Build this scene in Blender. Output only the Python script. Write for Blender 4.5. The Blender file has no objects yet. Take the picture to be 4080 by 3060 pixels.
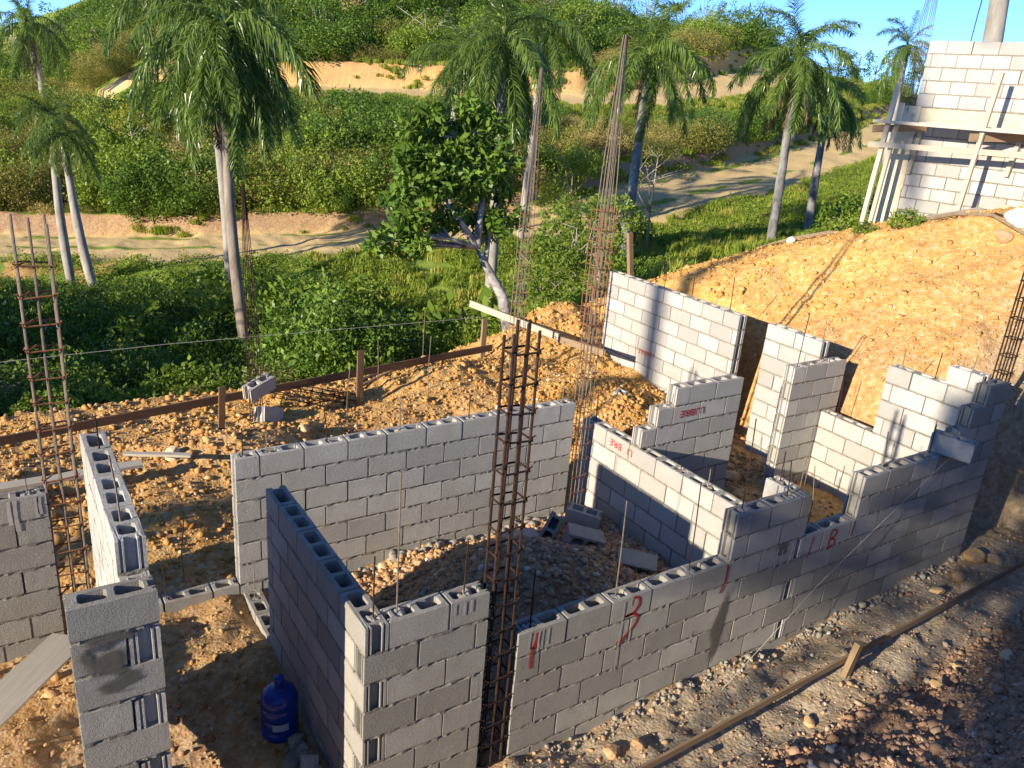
import bpy, bmesh, math, random
import numpy as np
from mathutils import Vector, Matrix, Euler
from mathutils.geometry import tessellate_polygon

random.seed(7)
RNG = np.random.default_rng(11)
SC = bpy.context.scene
COL = SC.collection
R = math.radians

# ------------------------------------------------------------------ camera
CAM = Vector((-2.7211, -3.6691, 3.4505))
YAW, PITCH, ROLL = 0.5966, 0.3480, 0.0829
FWD = Vector((math.sin(YAW) * math.cos(PITCH), math.cos(YAW) * math.cos(PITCH), -math.sin(PITCH)))
RT0 = Vector((math.cos(YAW), -math.sin(YAW), 0)); UP0 = RT0.cross(FWD)
RT = RT0 * math.cos(ROLL) + UP0 * math.sin(ROLL); UP = -RT0 * math.sin(ROLL) + UP0 * math.cos(ROLL)
cd = bpy.data.cameras.new('camera'); cam = bpy.data.objects.new('camera', cd); COL.objects.link(cam)
cam.matrix_world = Matrix(((RT.x, UP.x, -FWD.x, CAM.x), (RT.y, UP.y, -FWD.y, CAM.y), (RT.z, UP.z, -FWD.z, CAM.z), (0, 0, 0, 1)))
cd.sensor_width = 36; cd.sensor_fit = 'HORIZONTAL'; cd.lens = 3224.9 / 4080 * 36
cd.clip_start = 0.05; cd.clip_end = 3000
SC.camera = cam

# ------------------------------------------------------------------ sky and sun
SUNDIR = Vector((0.945, 0.146, -0.291)).normalized()      # the way the light travels
ELEV = math.asin(-SUNDIR.z)
world = bpy.data.worlds.new('World'); SC.world = world; world.use_nodes = True
wn = world.node_tree.nodes; wl = world.node_tree.links
wn.clear()
wo = wn.new('ShaderNodeOutputWorld'); bg = wn.new('ShaderNodeBackground'); sky = wn.new('ShaderNodeTexSky')
sky.sky_type = 'NISHITA'; sky.sun_disc = False; sky.sun_elevation = ELEV
sky.sun_rotation = math.atan2(-SUNDIR.x, -SUNDIR.y)
sky.air_density = 0.33; sky.dust_density = 0.0; sky.ozone_density = 5.0
bg.inputs['Strength'].default_value = 0.15
wl.new(sky.outputs[0], bg.inputs[0]); wl.new(bg.outputs[0], wo.inputs[0])
sl = bpy.data.lights.new('sun', 'SUN'); so = bpy.data.objects.new('sun', sl); COL.objects.link(so)
sl.energy = 3.5; sl.angle = R(0.55); sl.color = (1.0, 0.89, 0.72)
so.rotation_euler = SUNDIR.to_track_quat('-Z', 'Y').to_euler()
SC.view_settings.view_transform = 'Standard'; SC.view_settings.look = 'None'
SC.view_settings.gamma = 1.0; SC.view_settings.use_curve_mapping = False
SC.view_settings.exposure = 1.35
SC.render.engine = 'CYCLES'
SC.cycles.use_denoising = True
SC.cycles.max_bounces = 6; SC.cycles.diffuse_bounces = 3; SC.cycles.transparent_max_bounces = 8
SC.cycles.transmission_bounces = 4; SC.cycles.glossy_bounces = 2
SC.cycles.caustics_reflective = False; SC.cycles.caustics_refractive = False

# ------------------------------------------------------------------ helpers: materials
def mat(name):
    m = bpy.data.materials.new(name); m.use_nodes = True
    nt = m.node_tree; nt.nodes.clear()
    out = nt.nodes.new('ShaderNodeOutputMaterial')
    return m, nt, out
def nd(nt, t, **kw):
    n = nt.nodes.new(t)
    for k, v in kw.items():
        if k in n.inputs: n.inputs[k].default_value = v
        else: setattr(n, k, v)
    return n
def noise(nt, scale, detail=4, rough=0.6, vec=None, dist=0.0):
    n = nd(nt, 'ShaderNodeTexNoise'); n.inputs['Scale'].default_value = scale; n.inputs['Detail'].default_value = detail
    n.inputs['Roughness'].default_value = rough; n.inputs['Distortion'].default_value = dist
    if vec is not None: nt.links.new(vec, n.inputs['Vector'])
    return n.outputs[0]
def ramp(nt, fac, stops):
    n = nd(nt, 'ShaderNodeValToRGB'); el = n.color_ramp.elements
    while len(el) < len(stops): el.new(0.5)
    for e, (p, c) in zip(el, stops):
        e.position = p; e.color = (*c, 1) if len(c) == 3 else c
    nt.links.new(fac, n.inputs[0]); return n.outputs[0]
def mixc(nt, fac, a, b, mode='MIX'):
    n = nd(nt, 'ShaderNodeMix', data_type='RGBA', blend_type=mode)
    for sock, v in ((n.inputs[0], fac), (n.inputs[6], a), (n.inputs[7], b)):
        if isinstance(v, (int, float)): sock.default_value = v
        elif isinstance(v, tuple): sock.default_value = (*v, 1)
        else: nt.links.new(v, sock)
    return n.outputs[2]
def math_(nt, op, a, b=0.0, clamp=False):
    n = nd(nt, 'ShaderNodeMath', operation=op, use_clamp=clamp)
    for sock, v in ((n.inputs[0], a), (n.inputs[1], b)):
        if isinstance(v, (int, float)): sock.default_value = v
        else: nt.links.new(v, sock)
    return n.outputs[0]
def attr(nt, name):
    n = nd(nt, 'ShaderNodeAttribute'); n.attribute_name = name; return n.outputs['Fac']
def coords(nt, which='Object'):
    return nd(nt, 'ShaderNodeTexCoord').outputs[which]
def posn(nt):
    return nd(nt, 'ShaderNodeNewGeometry').outputs['Position']
def rnd(nt):
    return nd(nt, 'ShaderNodeObjectInfo').outputs['Random']
def finish(nt, out, color, rough=0.8, bump=None, bstr=0.3, bdist=0.01, metallic=0.0, spec=0.3):
    p = nd(nt, 'ShaderNodeBsdfPrincipled')
    for s, v in (('Base Color', color), ('Roughness', rough), ('Metallic', metallic), ('Specular IOR Level', spec)):
        if isinstance(v, (int, float)): p.inputs[s].default_value = v
        elif isinstance(v, tuple): p.inputs[s].default_value = (*v, 1)
        else: nt.links.new(v, p.inputs[s])
    if bump is not None:
        b = nd(nt, 'ShaderNodeBump'); b.inputs['Strength'].default_value = bstr; b.inputs['Distance'].default_value = bdist
        nt.links.new(bump, b.inputs['Height']); nt.links.new(b.outputs[0], p.inputs['Normal'])
    nt.links.new(p.outputs[0], out.inputs[0]); return p

def m_concrete(name, lo, hi, stain, smear=(0.24, 0.21, 0.165)):
    m, nt, out = mat(name); P = posn(nt); r = rnd(nt)
    base = mixc(nt, r, lo, hi)
    v = nd(nt, 'ShaderNodeVectorMath', operation='ADD'); nt.links.new(P, v.inputs[0])
    comb = nd(nt, 'ShaderNodeCombineXYZ'); nt.links.new(math_(nt, 'MULTIPLY', r, 37.0), comb.inputs[0]); nt.links.new(comb.outputs[0], v.inputs[1])
    big = noise(nt, 3.5, 5, 0.65, v.outputs[0]); fine = noise(nt, 130, 3, 0.75, P); mid = noise(nt, 55, 5, 0.75, v.outputs[0])
    c = mixc(nt, math_(nt, 'MULTIPLY', ramp(nt, big, [(0.45, (0, 0, 0)), (0.75, (1, 1, 1))]), 0.55), base, stain)
    c = mixc(nt, 0.5, c, ramp(nt, fine, [(0.25, (0.5, 0.5, 0.5)), (0.7, (1.1, 1.1, 1.1))]), 'MULTIPLY')
    c = mixc(nt, math_(nt, 'MULTIPLY', ramp(nt, mid, [(0.5, (0, 0, 0)), (0.8, (1, 1, 1))]), 0.25), c, (0.30, 0.27, 0.23))
    sep = nd(nt, 'ShaderNodeSeparateXYZ'); nt.links.new(coords(nt), sep.inputs[0])
    ez = math_(nt, 'ABSOLUTE', math_(nt, 'SUBTRACT', sep.outputs[2], 0.098))
    sm = math_(nt, 'ADD', math_(nt, 'MULTIPLY', ez, 9.0), math_(nt, 'SUBTRACT', noise(nt, 11, 5, 0.7, P), 0.78))
    c = mixc(nt, math_(nt, 'MULTIPLY', ramp(nt, sm, [(0.47, (0, 0, 0)), (0.68, (1, 1, 1))]), 0.6), c, smear)
    lime = noise(nt, 7, 6, 0.75, v.outputs[0])
    c = mixc(nt, math_(nt, 'MULTIPLY', ramp(nt, lime, [(0.58, (0, 0, 0)), (0.72, (1, 1, 1))]), 0.35), c, (0.60, 0.57, 0.51))
    vor = nd(nt, 'ShaderNodeTexVoronoi'); vor.inputs['Scale'].default_value = 55; nt.links.new(P, vor.inputs['Vector'])
    pit = ramp(nt, vor.outputs['Distance'], [(0.06, (0, 0, 0)), (0.2, (1, 1, 1))])
    hgt = math_(nt, 'ADD', math_(nt, 'MULTIPLY', fine, 0.5), math_(nt, 'ADD', math_(nt, 'MULTIPLY', mid, 0.55), math_(nt, 'MULTIPLY', pit, 0.35)))
    finish(nt, out, c, 0.92, hgt, 1.0, 0.012, spec=0.12); return m
def m_simple(name, c1, c2, scale, rough=0.8, bstr=0.4, bdist=0.01, detail=5, spec=0.25, metallic=0.0, stretch=None):
    m, nt, out = mat(name); V = coords(nt)
    if stretch:
        mp = nd(nt, 'ShaderNodeMapping'); mp.inputs['Scale'].default_value = stretch; nt.links.new(V, mp.inputs[0]); V = mp.outputs[0]
    n = noise(nt, scale, detail, 0.65, V)
    c = mixc(nt, ramp(nt, n, [(0.3, (0, 0, 0)), (0.7, (1, 1, 1))]), c1, c2)
    c = mixc(nt, 0.35, c, mixc(nt, rnd(nt), (0.6, 0.6, 0.6), (1.2, 1.2, 1.2)), 'MULTIPLY')
    finish(nt, out, c, rough, n, bstr, bdist, metallic, spec); return m
def m_leaf(name, dark, light, dry=None, trans=0.45, rough=0.5, spec=0.15):
    m, nt, out = mat(name)
    t = attr(nt, 'tint'); r = rnd(nt)
    c = mixc(nt, t, dark, light)
    if dry:
        c = mixc(nt, ramp(nt, r, [(0.55, (0, 0, 0)), (0.95, (0.75, 0.75, 0.75))]), c, dry)
    c = mixc(nt, 0.5, c, mixc(nt, r, (0.62, 0.66, 0.6), (1.3, 1.22, 1.1)), 'MULTIPLY')
    p = nd(nt, 'ShaderNodeBsdfPrincipled'); nt.links.new(c, p.inputs['Base Color']); p.inputs['Roughness'].default_value = rough
    p.inputs['Specular IOR Level'].default_value = spec
    tr = nd(nt, 'ShaderNodeBsdfTranslucent')
    nt.links.new(mixc(nt, 0.55, c, (1.0, 0.95, 0.25), 'MULTIPLY'), tr.inputs[0])
    mx = nd(nt, 'ShaderNodeMixShader'); mx.inputs[0].default_value = trans
    nt.links.new(p.outputs[0], mx.inputs[1]); nt.links.new(tr.outputs[0], mx.inputs[2]); nt.links.new(mx.outputs[0], out.inputs[0])
    return m

M = {}
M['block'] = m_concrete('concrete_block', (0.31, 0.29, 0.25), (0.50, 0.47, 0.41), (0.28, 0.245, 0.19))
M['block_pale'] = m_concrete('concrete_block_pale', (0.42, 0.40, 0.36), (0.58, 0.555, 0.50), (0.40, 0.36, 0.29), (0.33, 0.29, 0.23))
M['mortar'] = m_simple('mortar', (0.17, 0.15, 0.12), (0.32, 0.285, 0.23), 30, 0.95, 0.9, 0.012)
M['grout'] = m_simple('grout', (0.27, 0.235, 0.18), (0.42, 0.38, 0.31), 40, 0.95, 0.9, 0.012)
M['drip'] = m_simple('mortar_drip', (0.42, 0.38, 0.31), (0.52, 0.48, 0.41), 30, 0.95, 0.0, 0.001)
M['plaster'] = m_simple('plaster', (0.50, 0.42, 0.28), (0.62, 0.55, 0.40), 9, 0.9, 0.4, 0.01)
M['rust'] = m_simple('rusted_steel', (0.022, 0.015, 0.012), (0.07, 0.034, 0.02), 25, 0.85, 0.5, 0.004, metallic=0.25)
M['rust_orange'] = m_simple('orange_rusted_steel', (0.20, 0.085, 0.04), (0.36, 0.15, 0.06), 30, 0.85, 0.5, 0.004, metallic=0.1)
M['steel_grey'] = m_simple('weathered_steel', (0.15, 0.12, 0.09), (0.30, 0.23, 0.165), 25, 0.75, 0.5, 0.004, metallic=0.2)
M['wood'] = m_simple('weathered_wood', (0.20, 0.13, 0.075), (0.36, 0.255, 0.15), 7, 0.85, 0.35, 0.004, stretch=(0.4, 9, 9))
M['wood_dark'] = m_simple('dark_weathered_wood', (0.12, 0.065, 0.035), (0.21, 0.125, 0.07), 7, 0.85, 0.35, 0.004, stretch=(0.4, 9, 9))
M['wood_pale'] = m_simple('pale_wood', (0.42, 0.36, 0.27), (0.55, 0.48, 0.37), 7, 0.85, 0.3, 0.003, stretch=(0.4, 9, 9))
M['string'] = m_simple('string', (0.5, 0.46, 0.38), (0.6, 0.56, 0.48), 10)
M['twig'] = m_simple('dry_branch', (0.22, 0.15, 0.09), (0.35, 0.26, 0.17), 12, 0.9)
M['bark'] = m_simple('bark', (0.10, 0.085, 0.065), (0.30, 0.27, 0.23), 9, 0.9, 0.8, 0.03)
M['bark_pale'] = m_simple('pale_bark', (0.26, 0.22, 0.17), (0.45, 0.40, 0.33), 9, 0.9, 0.8, 0.03)
M['lichen'] = m_simple('lichen_bark', (0.05, 0.04, 0.035), (0.55, 0.52, 0.46), 7, 0.9, 0.6, 0.02, detail=7)
M['palm_trunk'] = m_simple('palm_trunk_bark', (0.22, 0.195, 0.16), (0.44, 0.40, 0.34), 3.0, 0.85, 0.5, 0.02, detail=8, stretch=(1.5, 1.5, 0.5))
M['palm_brown'] = m_simple('brown_palm_trunk_bark', (0.15, 0.115, 0.085), (0.36, 0.30, 0.235), 3.0, 0.85, 0.5, 0.02, detail=8, stretch=(1.5, 1.5, 0.3))
M['palm_dark'] = m_simple('stained_palm_trunk_bark', (0.05, 0.045, 0.04), (0.34, 0.33, 0.31), 2.3, 0.9, 0.5, 0.02, detail=9, stretch=(1.5, 1.5, 0.6))
M['plastic_white'] = m_simple('white_plastic', (0.68, 0.66, 0.62), (0.78, 0.77, 0.73), 6, 0.5, 0.3, 0.01)
M['pvc'] = m_simple('grey_pipe', (0.22, 0.24, 0.26), (0.32, 0.34, 0.36), 5, 0.5)
M['frond'] = m_leaf('palm_leaflet', (0.085, 0.16, 0.035), (0.27, 0.37, 0.08), None, 0.42, 0.30, 0.5)
M['frond_dry'] = m_leaf('dry_palm_leaflet', (0.14, 0.10, 0.05), (0.30, 0.23, 0.12), None, 0.2, 0.6)
M['frond_young'] = m_leaf('young_palm_leaflet', (0.07, 0.15, 0.02), (0.20, 0.30, 0.045), None, 0.4, 0.4)
M['leaf_deep'] = m_leaf('deep_green_leaf', (0.055, 0.12, 0.02), (0.20, 0.31, 0.05), None, 0.3, 0.35)
M['leaf_green'] = m_leaf('green_leaf', (0.11, 0.19, 0.025), (0.34, 0.44, 0.075), None, 0.4, 0.45)
M['leaf_olive'] = m_leaf('olive_leaf', (0.14, 0.155, 0.035), (0.40, 0.39, 0.10), (0.5, 0.40, 0.17), 0.35, 0.55)
M['leaf_dry'] = m_leaf('dry_leaf', (0.20, 0.16, 0.075), (0.42, 0.35, 0.18), (0.46, 0.35, 0.19), 0.3, 0.6)
M['leaf_yellow'] = m_leaf('yellow_green_leaf', (0.20, 0.22, 0.03), (0.42, 0.40, 0.05), None, 0.4, 0.5)
M['grass'] = m_leaf('grass_blade', (0.16, 0.25, 0.03), (0.40, 0.48, 0.07), (0.46, 0.42, 0.11), 0.4, 0.5)

def m_paint():
    m, nt, out = mat('red_spray_paint'); P = posn(nt)
    p = nd(nt, 'ShaderNodeBsdfPrincipled'); p.inputs['Base Color'].default_value = (0.42, 0.018, 0.012, 1); p.inputs['Roughness'].default_value = 0.6
    tr = nd(nt, 'ShaderNodeBsdfTransparent'); mx = nd(nt, 'ShaderNodeMixShader')
    a = math_(nt, 'MULTIPLY', attr(nt, 'cover'), math_(nt, 'ADD', noise(nt, 130, 3, 0.7, P), 0.62), True)
    nt.links.new(a, mx.inputs[0]); nt.links.new(tr.outputs[0], mx.inputs[1]); nt.links.new(p.outputs[0], mx.inputs[2])
    nt.links.new(mx.outputs[0], out.inputs[0]); return m
M['paint'] = m_paint()
def m_stain():
    m, nt, out = mat('damp_stain'); P = posn(nt)
    p = nd(nt, 'ShaderNodeBsdfPrincipled'); p.inputs['Base Color'].default_value = (0.13, 0.115, 0.09, 1); p.inputs['Roughness'].default_value = 0.85
    tr = nd(nt, 'ShaderNodeBsdfTransparent'); mx = nd(nt, 'ShaderNodeMixShader')
    a = math_(nt, 'MULTIPLY', attr(nt, 'cover'), math_(nt, 'ADD', noise(nt, 14, 5, 0.7, P), 0.2), True)
    nt.links.new(a, mx.inputs[0]); nt.links.new(tr.outputs[0], mx.inputs[1]); nt.links.new(p.outputs[0], mx.inputs[2])
    nt.links.new(mx.outputs[0], out.inputs[0]); return m
M['stain'] = m_stain()
def m_jug():
    m, nt, out = mat('blue_translucent_plastic')
    p = nd(nt, 'ShaderNodeBsdfPrincipled'); p.inputs['Base Color'].default_value = (0.012, 0.05, 0.36, 1); p.inputs['Roughness'].default_value = 0.22
    p.inputs['Transmission Weight'].default_value = 0.25
    nt.links.new(p.outputs[0], out.inputs[0]); return m
M['jug'] = m_jug()
M['jug_cap'] = m_simple('blue_cap', (0.02, 0.06, 0.35), (0.03, 0.08, 0.42), 5, 0.4)
M['jug_label'] = m_simple('faded_label', (0.25, 0.33, 0.5), (0.4, 0.47, 0.6), 40, 0.6)

# ------------------------------------------------------------------ helpers: objects
def tag(o, label=None, cat=None, group=None, kind=None):
    if label: o['label'] = label
    if cat: o['category'] = cat
    if group: o['group'] = group
    if kind: o['kind'] = kind
    return o
def empty(name, loc=(0, 0, 0), rz=0.0):
    o = bpy.data.objects.new(name, None); COL.objects.link(o); o.location = loc; o.rotation_euler[2] = rz; o.empty_display_size = 0.1; return o
def link(name, me, parent=None, loc=None, rot=None, scale=None):
    o = bpy.data.objects.new(name, me); COL.objects.link(o)
    if parent is not None: o.parent = parent
    if loc is not None: o.location = loc
    if rot is not None: o.rotation_euler = rot
    if scale is not None: o.scale = scale
    return o
def np_mesh(name, V, F, material, smooth=False, attrs=None):
    """V (n,3), F (m,3) or (m,4) or a list of faces"""
    me = bpy.data.meshes.new(name)
    if isinstance(F, np.ndarray):
        V = np.asarray(V, np.float32); me.vertices.add(len(V)); me.vertices.foreach_set('co', V.ravel())
        k = F.shape[1]; me.loops.add(F.size); me.loops.foreach_set('vertex_index', F.astype(np.int32).ravel())
        me.polygons.add(len(F)); me.polygons.foreach_set('loop_start', np.arange(0, F.size, k, dtype=np.int32))
        me.polygons.foreach_set('loop_total', np.full(len(F), k, np.int32)); me.update(calc_edges=True)
    else:
        me.from_pydata([tuple(v) for v in V], [], F); me.update()
    if attrs:
        for an, av in attrs.items():
            a = me.attributes.new(an, 'FLOAT', 'POINT'); a.data.foreach_set('value', np.asarray(av, np.float32))
    if smooth: me.polygons.foreach_set('use_smooth', np.ones(len(me.polygons), bool))
    if material is not None: me.materials.append(material)
    return me
class MB:
    """collects simple shapes into one mesh"""
    def __init__(s): s.v = []; s.f = []
    def box(s, c, d, rot=None):
        n = len(s.v); m = rot.to_matrix() if rot is not None else Matrix.Identity(3)
        for x, y, z in ((-1, -1, -1), (1, -1, -1), (1, 1, -1), (-1, 1, -1), (-1, -1, 1), (1, -1, 1), (1, 1, 1), (-1, 1, 1)):
            s.v.append(tuple(Vector(c) + m @ Vector((x * d[0] / 2, y * d[1] / 2, z * d[2] / 2))))
        s.f += [(n, n + 3, n + 2, n + 1), (n + 4, n + 5, n + 6, n + 7), (n, n + 1, n + 5, n + 4), (n + 1, n + 2, n + 6, n + 5), (n + 2, n + 3, n + 7, n + 6), (n + 3, n, n + 4, n + 7)]
    def tube(s, pts, rad, n=8, cap=True):
        pts = [Vector(p) for p in pts]; rad = rad if isinstance(rad, (list, tuple)) else [rad] * len(pts)
        b = len(s.v); ref = None
        for i, p in enumerate(pts):
            t = (pts[min(i + 1, len(pts) - 1)] - pts[max(i - 1, 0)])
            t = t.normalized() if t.length > 1e-9 else Vector((0, 0, 1))
            if ref is None: ref = t.orthogonal().normalized()
            ref = (ref - t * ref.dot(t)); ref = ref.normalized() if ref.length > 1e-6 else t.orthogonal().normalized()
            w = t.cross(ref)
            for j in range(n):
                a = 2 * math.pi * j / n; s.v.append(tuple(p + (ref * math.cos(a) + w * math.sin(a)) * rad[i]))
        for i in range(len(pts) - 1):
            for j in range(n):
                a = b + i * n + j; c = b + i * n + (j + 1) % n; s.f.append((a, c, c + n, a + n))
        if cap:
            s.f.append(tuple(b + j for j in reversed(range(n)))); e = b + (len(pts) - 1) * n; s.f.append(tuple(e + j for j in range(n)))
    def lathe(s, prof, c=(0, 0, 0), n=32):
        b = len(s.v)
        for r, z in prof:
            for j in range(n):
                a = 2 * math.pi * j / n; s.v.append((c[0] + r * math.cos(a), c[1] + r * math.sin(a), c[2] + z))
        for i in range(len(prof) - 1):
            for j in range(n):
                a = b + i * n + j; d = b + i * n + (j + 1) % n; s.f.append((a, d, d + n, a + n))
        s.f.append(tuple(b + j for j in reversed(range(n)))); e = b + (len(prof) - 1) * n; s.f.append(tuple(e + j for j in range(n)))
    def mesh(s, name, material, smooth=False): return np_mesh(name, s.v, s.f, material, smooth)
    def build(s, name, material, parent=None, smooth=False, **kw): return link(name, s.mesh(name, material, smooth), parent, **kw)

# value noise on numpy arrays
_LAT = np.random.default_rng(5).random((256, 256))
def vnoise(x, y):
    xi = np.floor(x).astype(int); yi = np.floor(y).astype(int); fx = x - xi; fy = y - yi
    fx = fx * fx * (3 - 2 * fx); fy = fy * fy * (3 - 2 * fy)
    a = _LAT[xi & 255, yi & 255]; b = _LAT[(xi + 1) & 255, yi & 255]; c = _LAT[xi & 255, (yi + 1) & 255]; d = _LAT[(xi + 1) & 255, (yi + 1) & 255]
    return (a * (1 - fx) + b * fx) * (1 - fy) + (c * (1 - fx) + d * fx) * fy - 0.5
def fbm(x, y, octv=4, g=0.5):
    s = 0; a = 1.0
    for i in range(octv): s = s + a * vnoise(x * 2 ** i + 17.3 * i, y * 2 ** i + 9.1 * i); a *= g
    return s
def sst(a, b, x):
    t = np.clip((np.asarray(x, float) - a) / (b - a), 0, 1); return t * t * (3 - 2 * t)

# ------------------------------------------------------------------ terrain
NAT = np.array([
 # near natural slope
 (-3, -6, 2.0), (5, -4, 1.7), (9, -2.5, 2.5), (12, 3, 2.2), (8.5, 3.35, 1.92), (7.6, 7.2, 0.35), (10, 2.3, 2.45), (13, 6, 1.2), (9, 9.2, -0.6), (12, 10, -0.8),
 (-10, -4, 0.9), (-10, 3, -0.8), (-15, 8, -2.2), (-12, 14, -4), (0, 8.2, -1.3), (4, 8.2, -1.0), (-5, 8, -1.6), (16, -2, 2.8), (18, 6, 0.9),
 # valley
 (2.2, 14.3, -3.75), (7.4, 12.6, -2.7), (0.2, 24.6, -4.1), (-10, 22, -4.8), (15.7, 17.4, -2.3), (21.7, 16.2, -1.35), (26.3, 18.2, -1.5), (10, 20, -3.3), (17, 22, -2.6), (-25, 25, -5),
 # between the roads
 (-1, 40, -2.8), (5, 37, -2.2), (12.6, 34, -1.9), (20, 33, -1.3), (6, 48, -0.9), (20, 43, 0.2), (30, 38, 0.9), (45, 38, 2.5), (-20, 50, -2.5),
 (38, 27, -0.6), (46, 29, 0.4), (57, 33, 1.9), (52, 42, 3.3), (60, 47, 4.8),
 # above the upper road
 (9, 70, 4.0), (21, 63, 4.2), (30, 57, 4.6), (38, 51, 4.5), (48, 52, 5.6), (5, 89, 7.9), (28.6, 81, 10.3), (45, 70, 9.0), (60, 72, 9.6), (70, 73, 9.2), (62, 56, 7.4), (70, 58, 7.4), (80, 52, 6.6), (70, 44, 5.6), (62, 38, 3.4),
 # far
 (95, 60, 6.5), (130, 70, 3.0), (90, 90, 8.0), (0, 120, 25), (45, 110, 15), (-60, 110, 30), (-25, 105, 24), (-80, 30, -3), (-60, -20, 0), (0, -40, 4.0), (60, -30, 3.0), (40, 5, 1.0), (70, 15, 2.0), (120, 20, 2.0), (200, 60, -4), (180, 160, 8), (0, 250, 25), (-200, 100, 3), (-150, -100, 0), (150, -120, 2), (320, 0, -8), (320, 320, 2), (-300, 300, 10)], float)
def _phi(r2): return np.sqrt(r2 + 9.0)
_n = len(NAT); _A = np.zeros((_n + 3, _n + 3)); _d2 = ((NAT[:, None, :2] - NAT[None, :, :2]) ** 2).sum(-1)
_A[:_n, :_n] = _phi(_d2) - np.eye(_n) * 0.15; _A[:_n, _n] = 1; _A[:_n, _n + 1:] = NAT[:, :2]; _A[_n, :_n] = 1; _A[_n + 1:, :_n] = NAT[:, :2].T
_W = np.linalg.solve(_A, np.concatenate([NAT[:, 2], [0, 0, 0]]))
def natural(x, y):
    z = _W[_n] + _W[_n + 1] * x + _W[_n + 2] * y
    for i in range(_n): z = z + _W[i] * _phi((x - NAT[i, 0]) ** 2 + (y - NAT[i, 1]) ** 2)
    return z
ROAD_LOW = [(-60, 60, -4.8), (-20, 43, -4.5), (-1.6, 34.2, -4.0), (4.0, 30.7, -3.55), (11.2, 28.0, -2.95), (20, 26.7, -2.15), (29, 28.8, -1.05), (36.4, 30.5, -0.4), (47, 33.2, 0.9), (57, 36.3, 2.3), (72, 41, 4.4), (95, 46, 5.5)]
ROAD_HIGH = [(-60, 112, 0.6), (-9, 76.3, 1.1), (0, 70.7, 1.5), (8.5, 65.4, 1.9), (20, 58.5, 2.3), (28.5, 52.5, 2.7), (37, 47.2, 3.1), (47.5, 47.6, 4.3), (56, 50.2, 5.7), (66, 54.5, 7.2), (80, 66, 7.6)]
def road_dist(x, y, pl):
    """signed distance (positive on the uphill side) and height of the nearest point on the road"""
    best = np.full(x.shape, 1e9); sd = np.zeros(x.shape); zz = np.zeros(x.shape)
    for (x0, y0, z0), (x1, y1, z1) in zip(pl[:-1], pl[1:]):
        dx, dy = x1 - x0, y1 - y0; L2 = dx * dx + dy * dy
        t = np.clip(((x - x0) * dx + (y - y0) * dy) / L2, 0, 1)
        px, py = x - x0 - t * dx, y - y0 - t * dy; d = np.hypot(px, py)
        s = np.where(dx * py - dy * px > 0, 1.0, -1.0); m = d < best
        best = np.where(m, d, best); sd = np.where(m, d * s, sd); zz = np.where(m, z0 + t * (z1 - z0), zz)
    return sd, zz
def floor_z(x, y):
    """level of the building pit and the loose heaps in it"""
    z = -1.08 + 0.0 * x
    z = z + sst(3.2, 5.2, y) * 0.36 - 0.16 * sst(1.5, -3.0, x) * sst(2.5, 0.5, y) + 0.12 * sst(3, 6, x)
    def heap(cx, cy, rx, ry, a): return a * np.exp(-(((x - cx) / rx) ** 2 + ((y - cy) / ry) ** 2))
    z = z + heap(1.1, 1.5, 1.1, 0.75, 0.62) + heap(0.45, 4.05, 0.9, 0.5, 0.50) + heap(1.7, 4.3, 0.6, 0.4, 0.25) + heap(-1.7, 3.7, 0.9, 0.55, 0.30) + heap(-0.6, 4.9, 0.9, 0.45, 0.22)
    z = z + heap(4.05, 3.6, 0.85, 0.62, 0.80) + heap(4.6, 4.9, 0.9, 0.6, 0.18) + heap(-1.7, 1.7, 0.4, 0.5, 0.14) + heap(2.9, 6.2, 1.2, 0.5, 0.30) + heap(-3.4, 4.6, 1.2, 0.5, 0.25)
    z = z + heap(5.4, 7.1, 1.2, 0.9, 0.75) + heap(4.2, 0.9, 0.7, 0.5, 0.1) - heap(1.5, 5.0, 1.0, 0.3, 0.22) - heap(-0.9, 2.35, 0.5, 0.3, 0.1)
    return z
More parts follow.
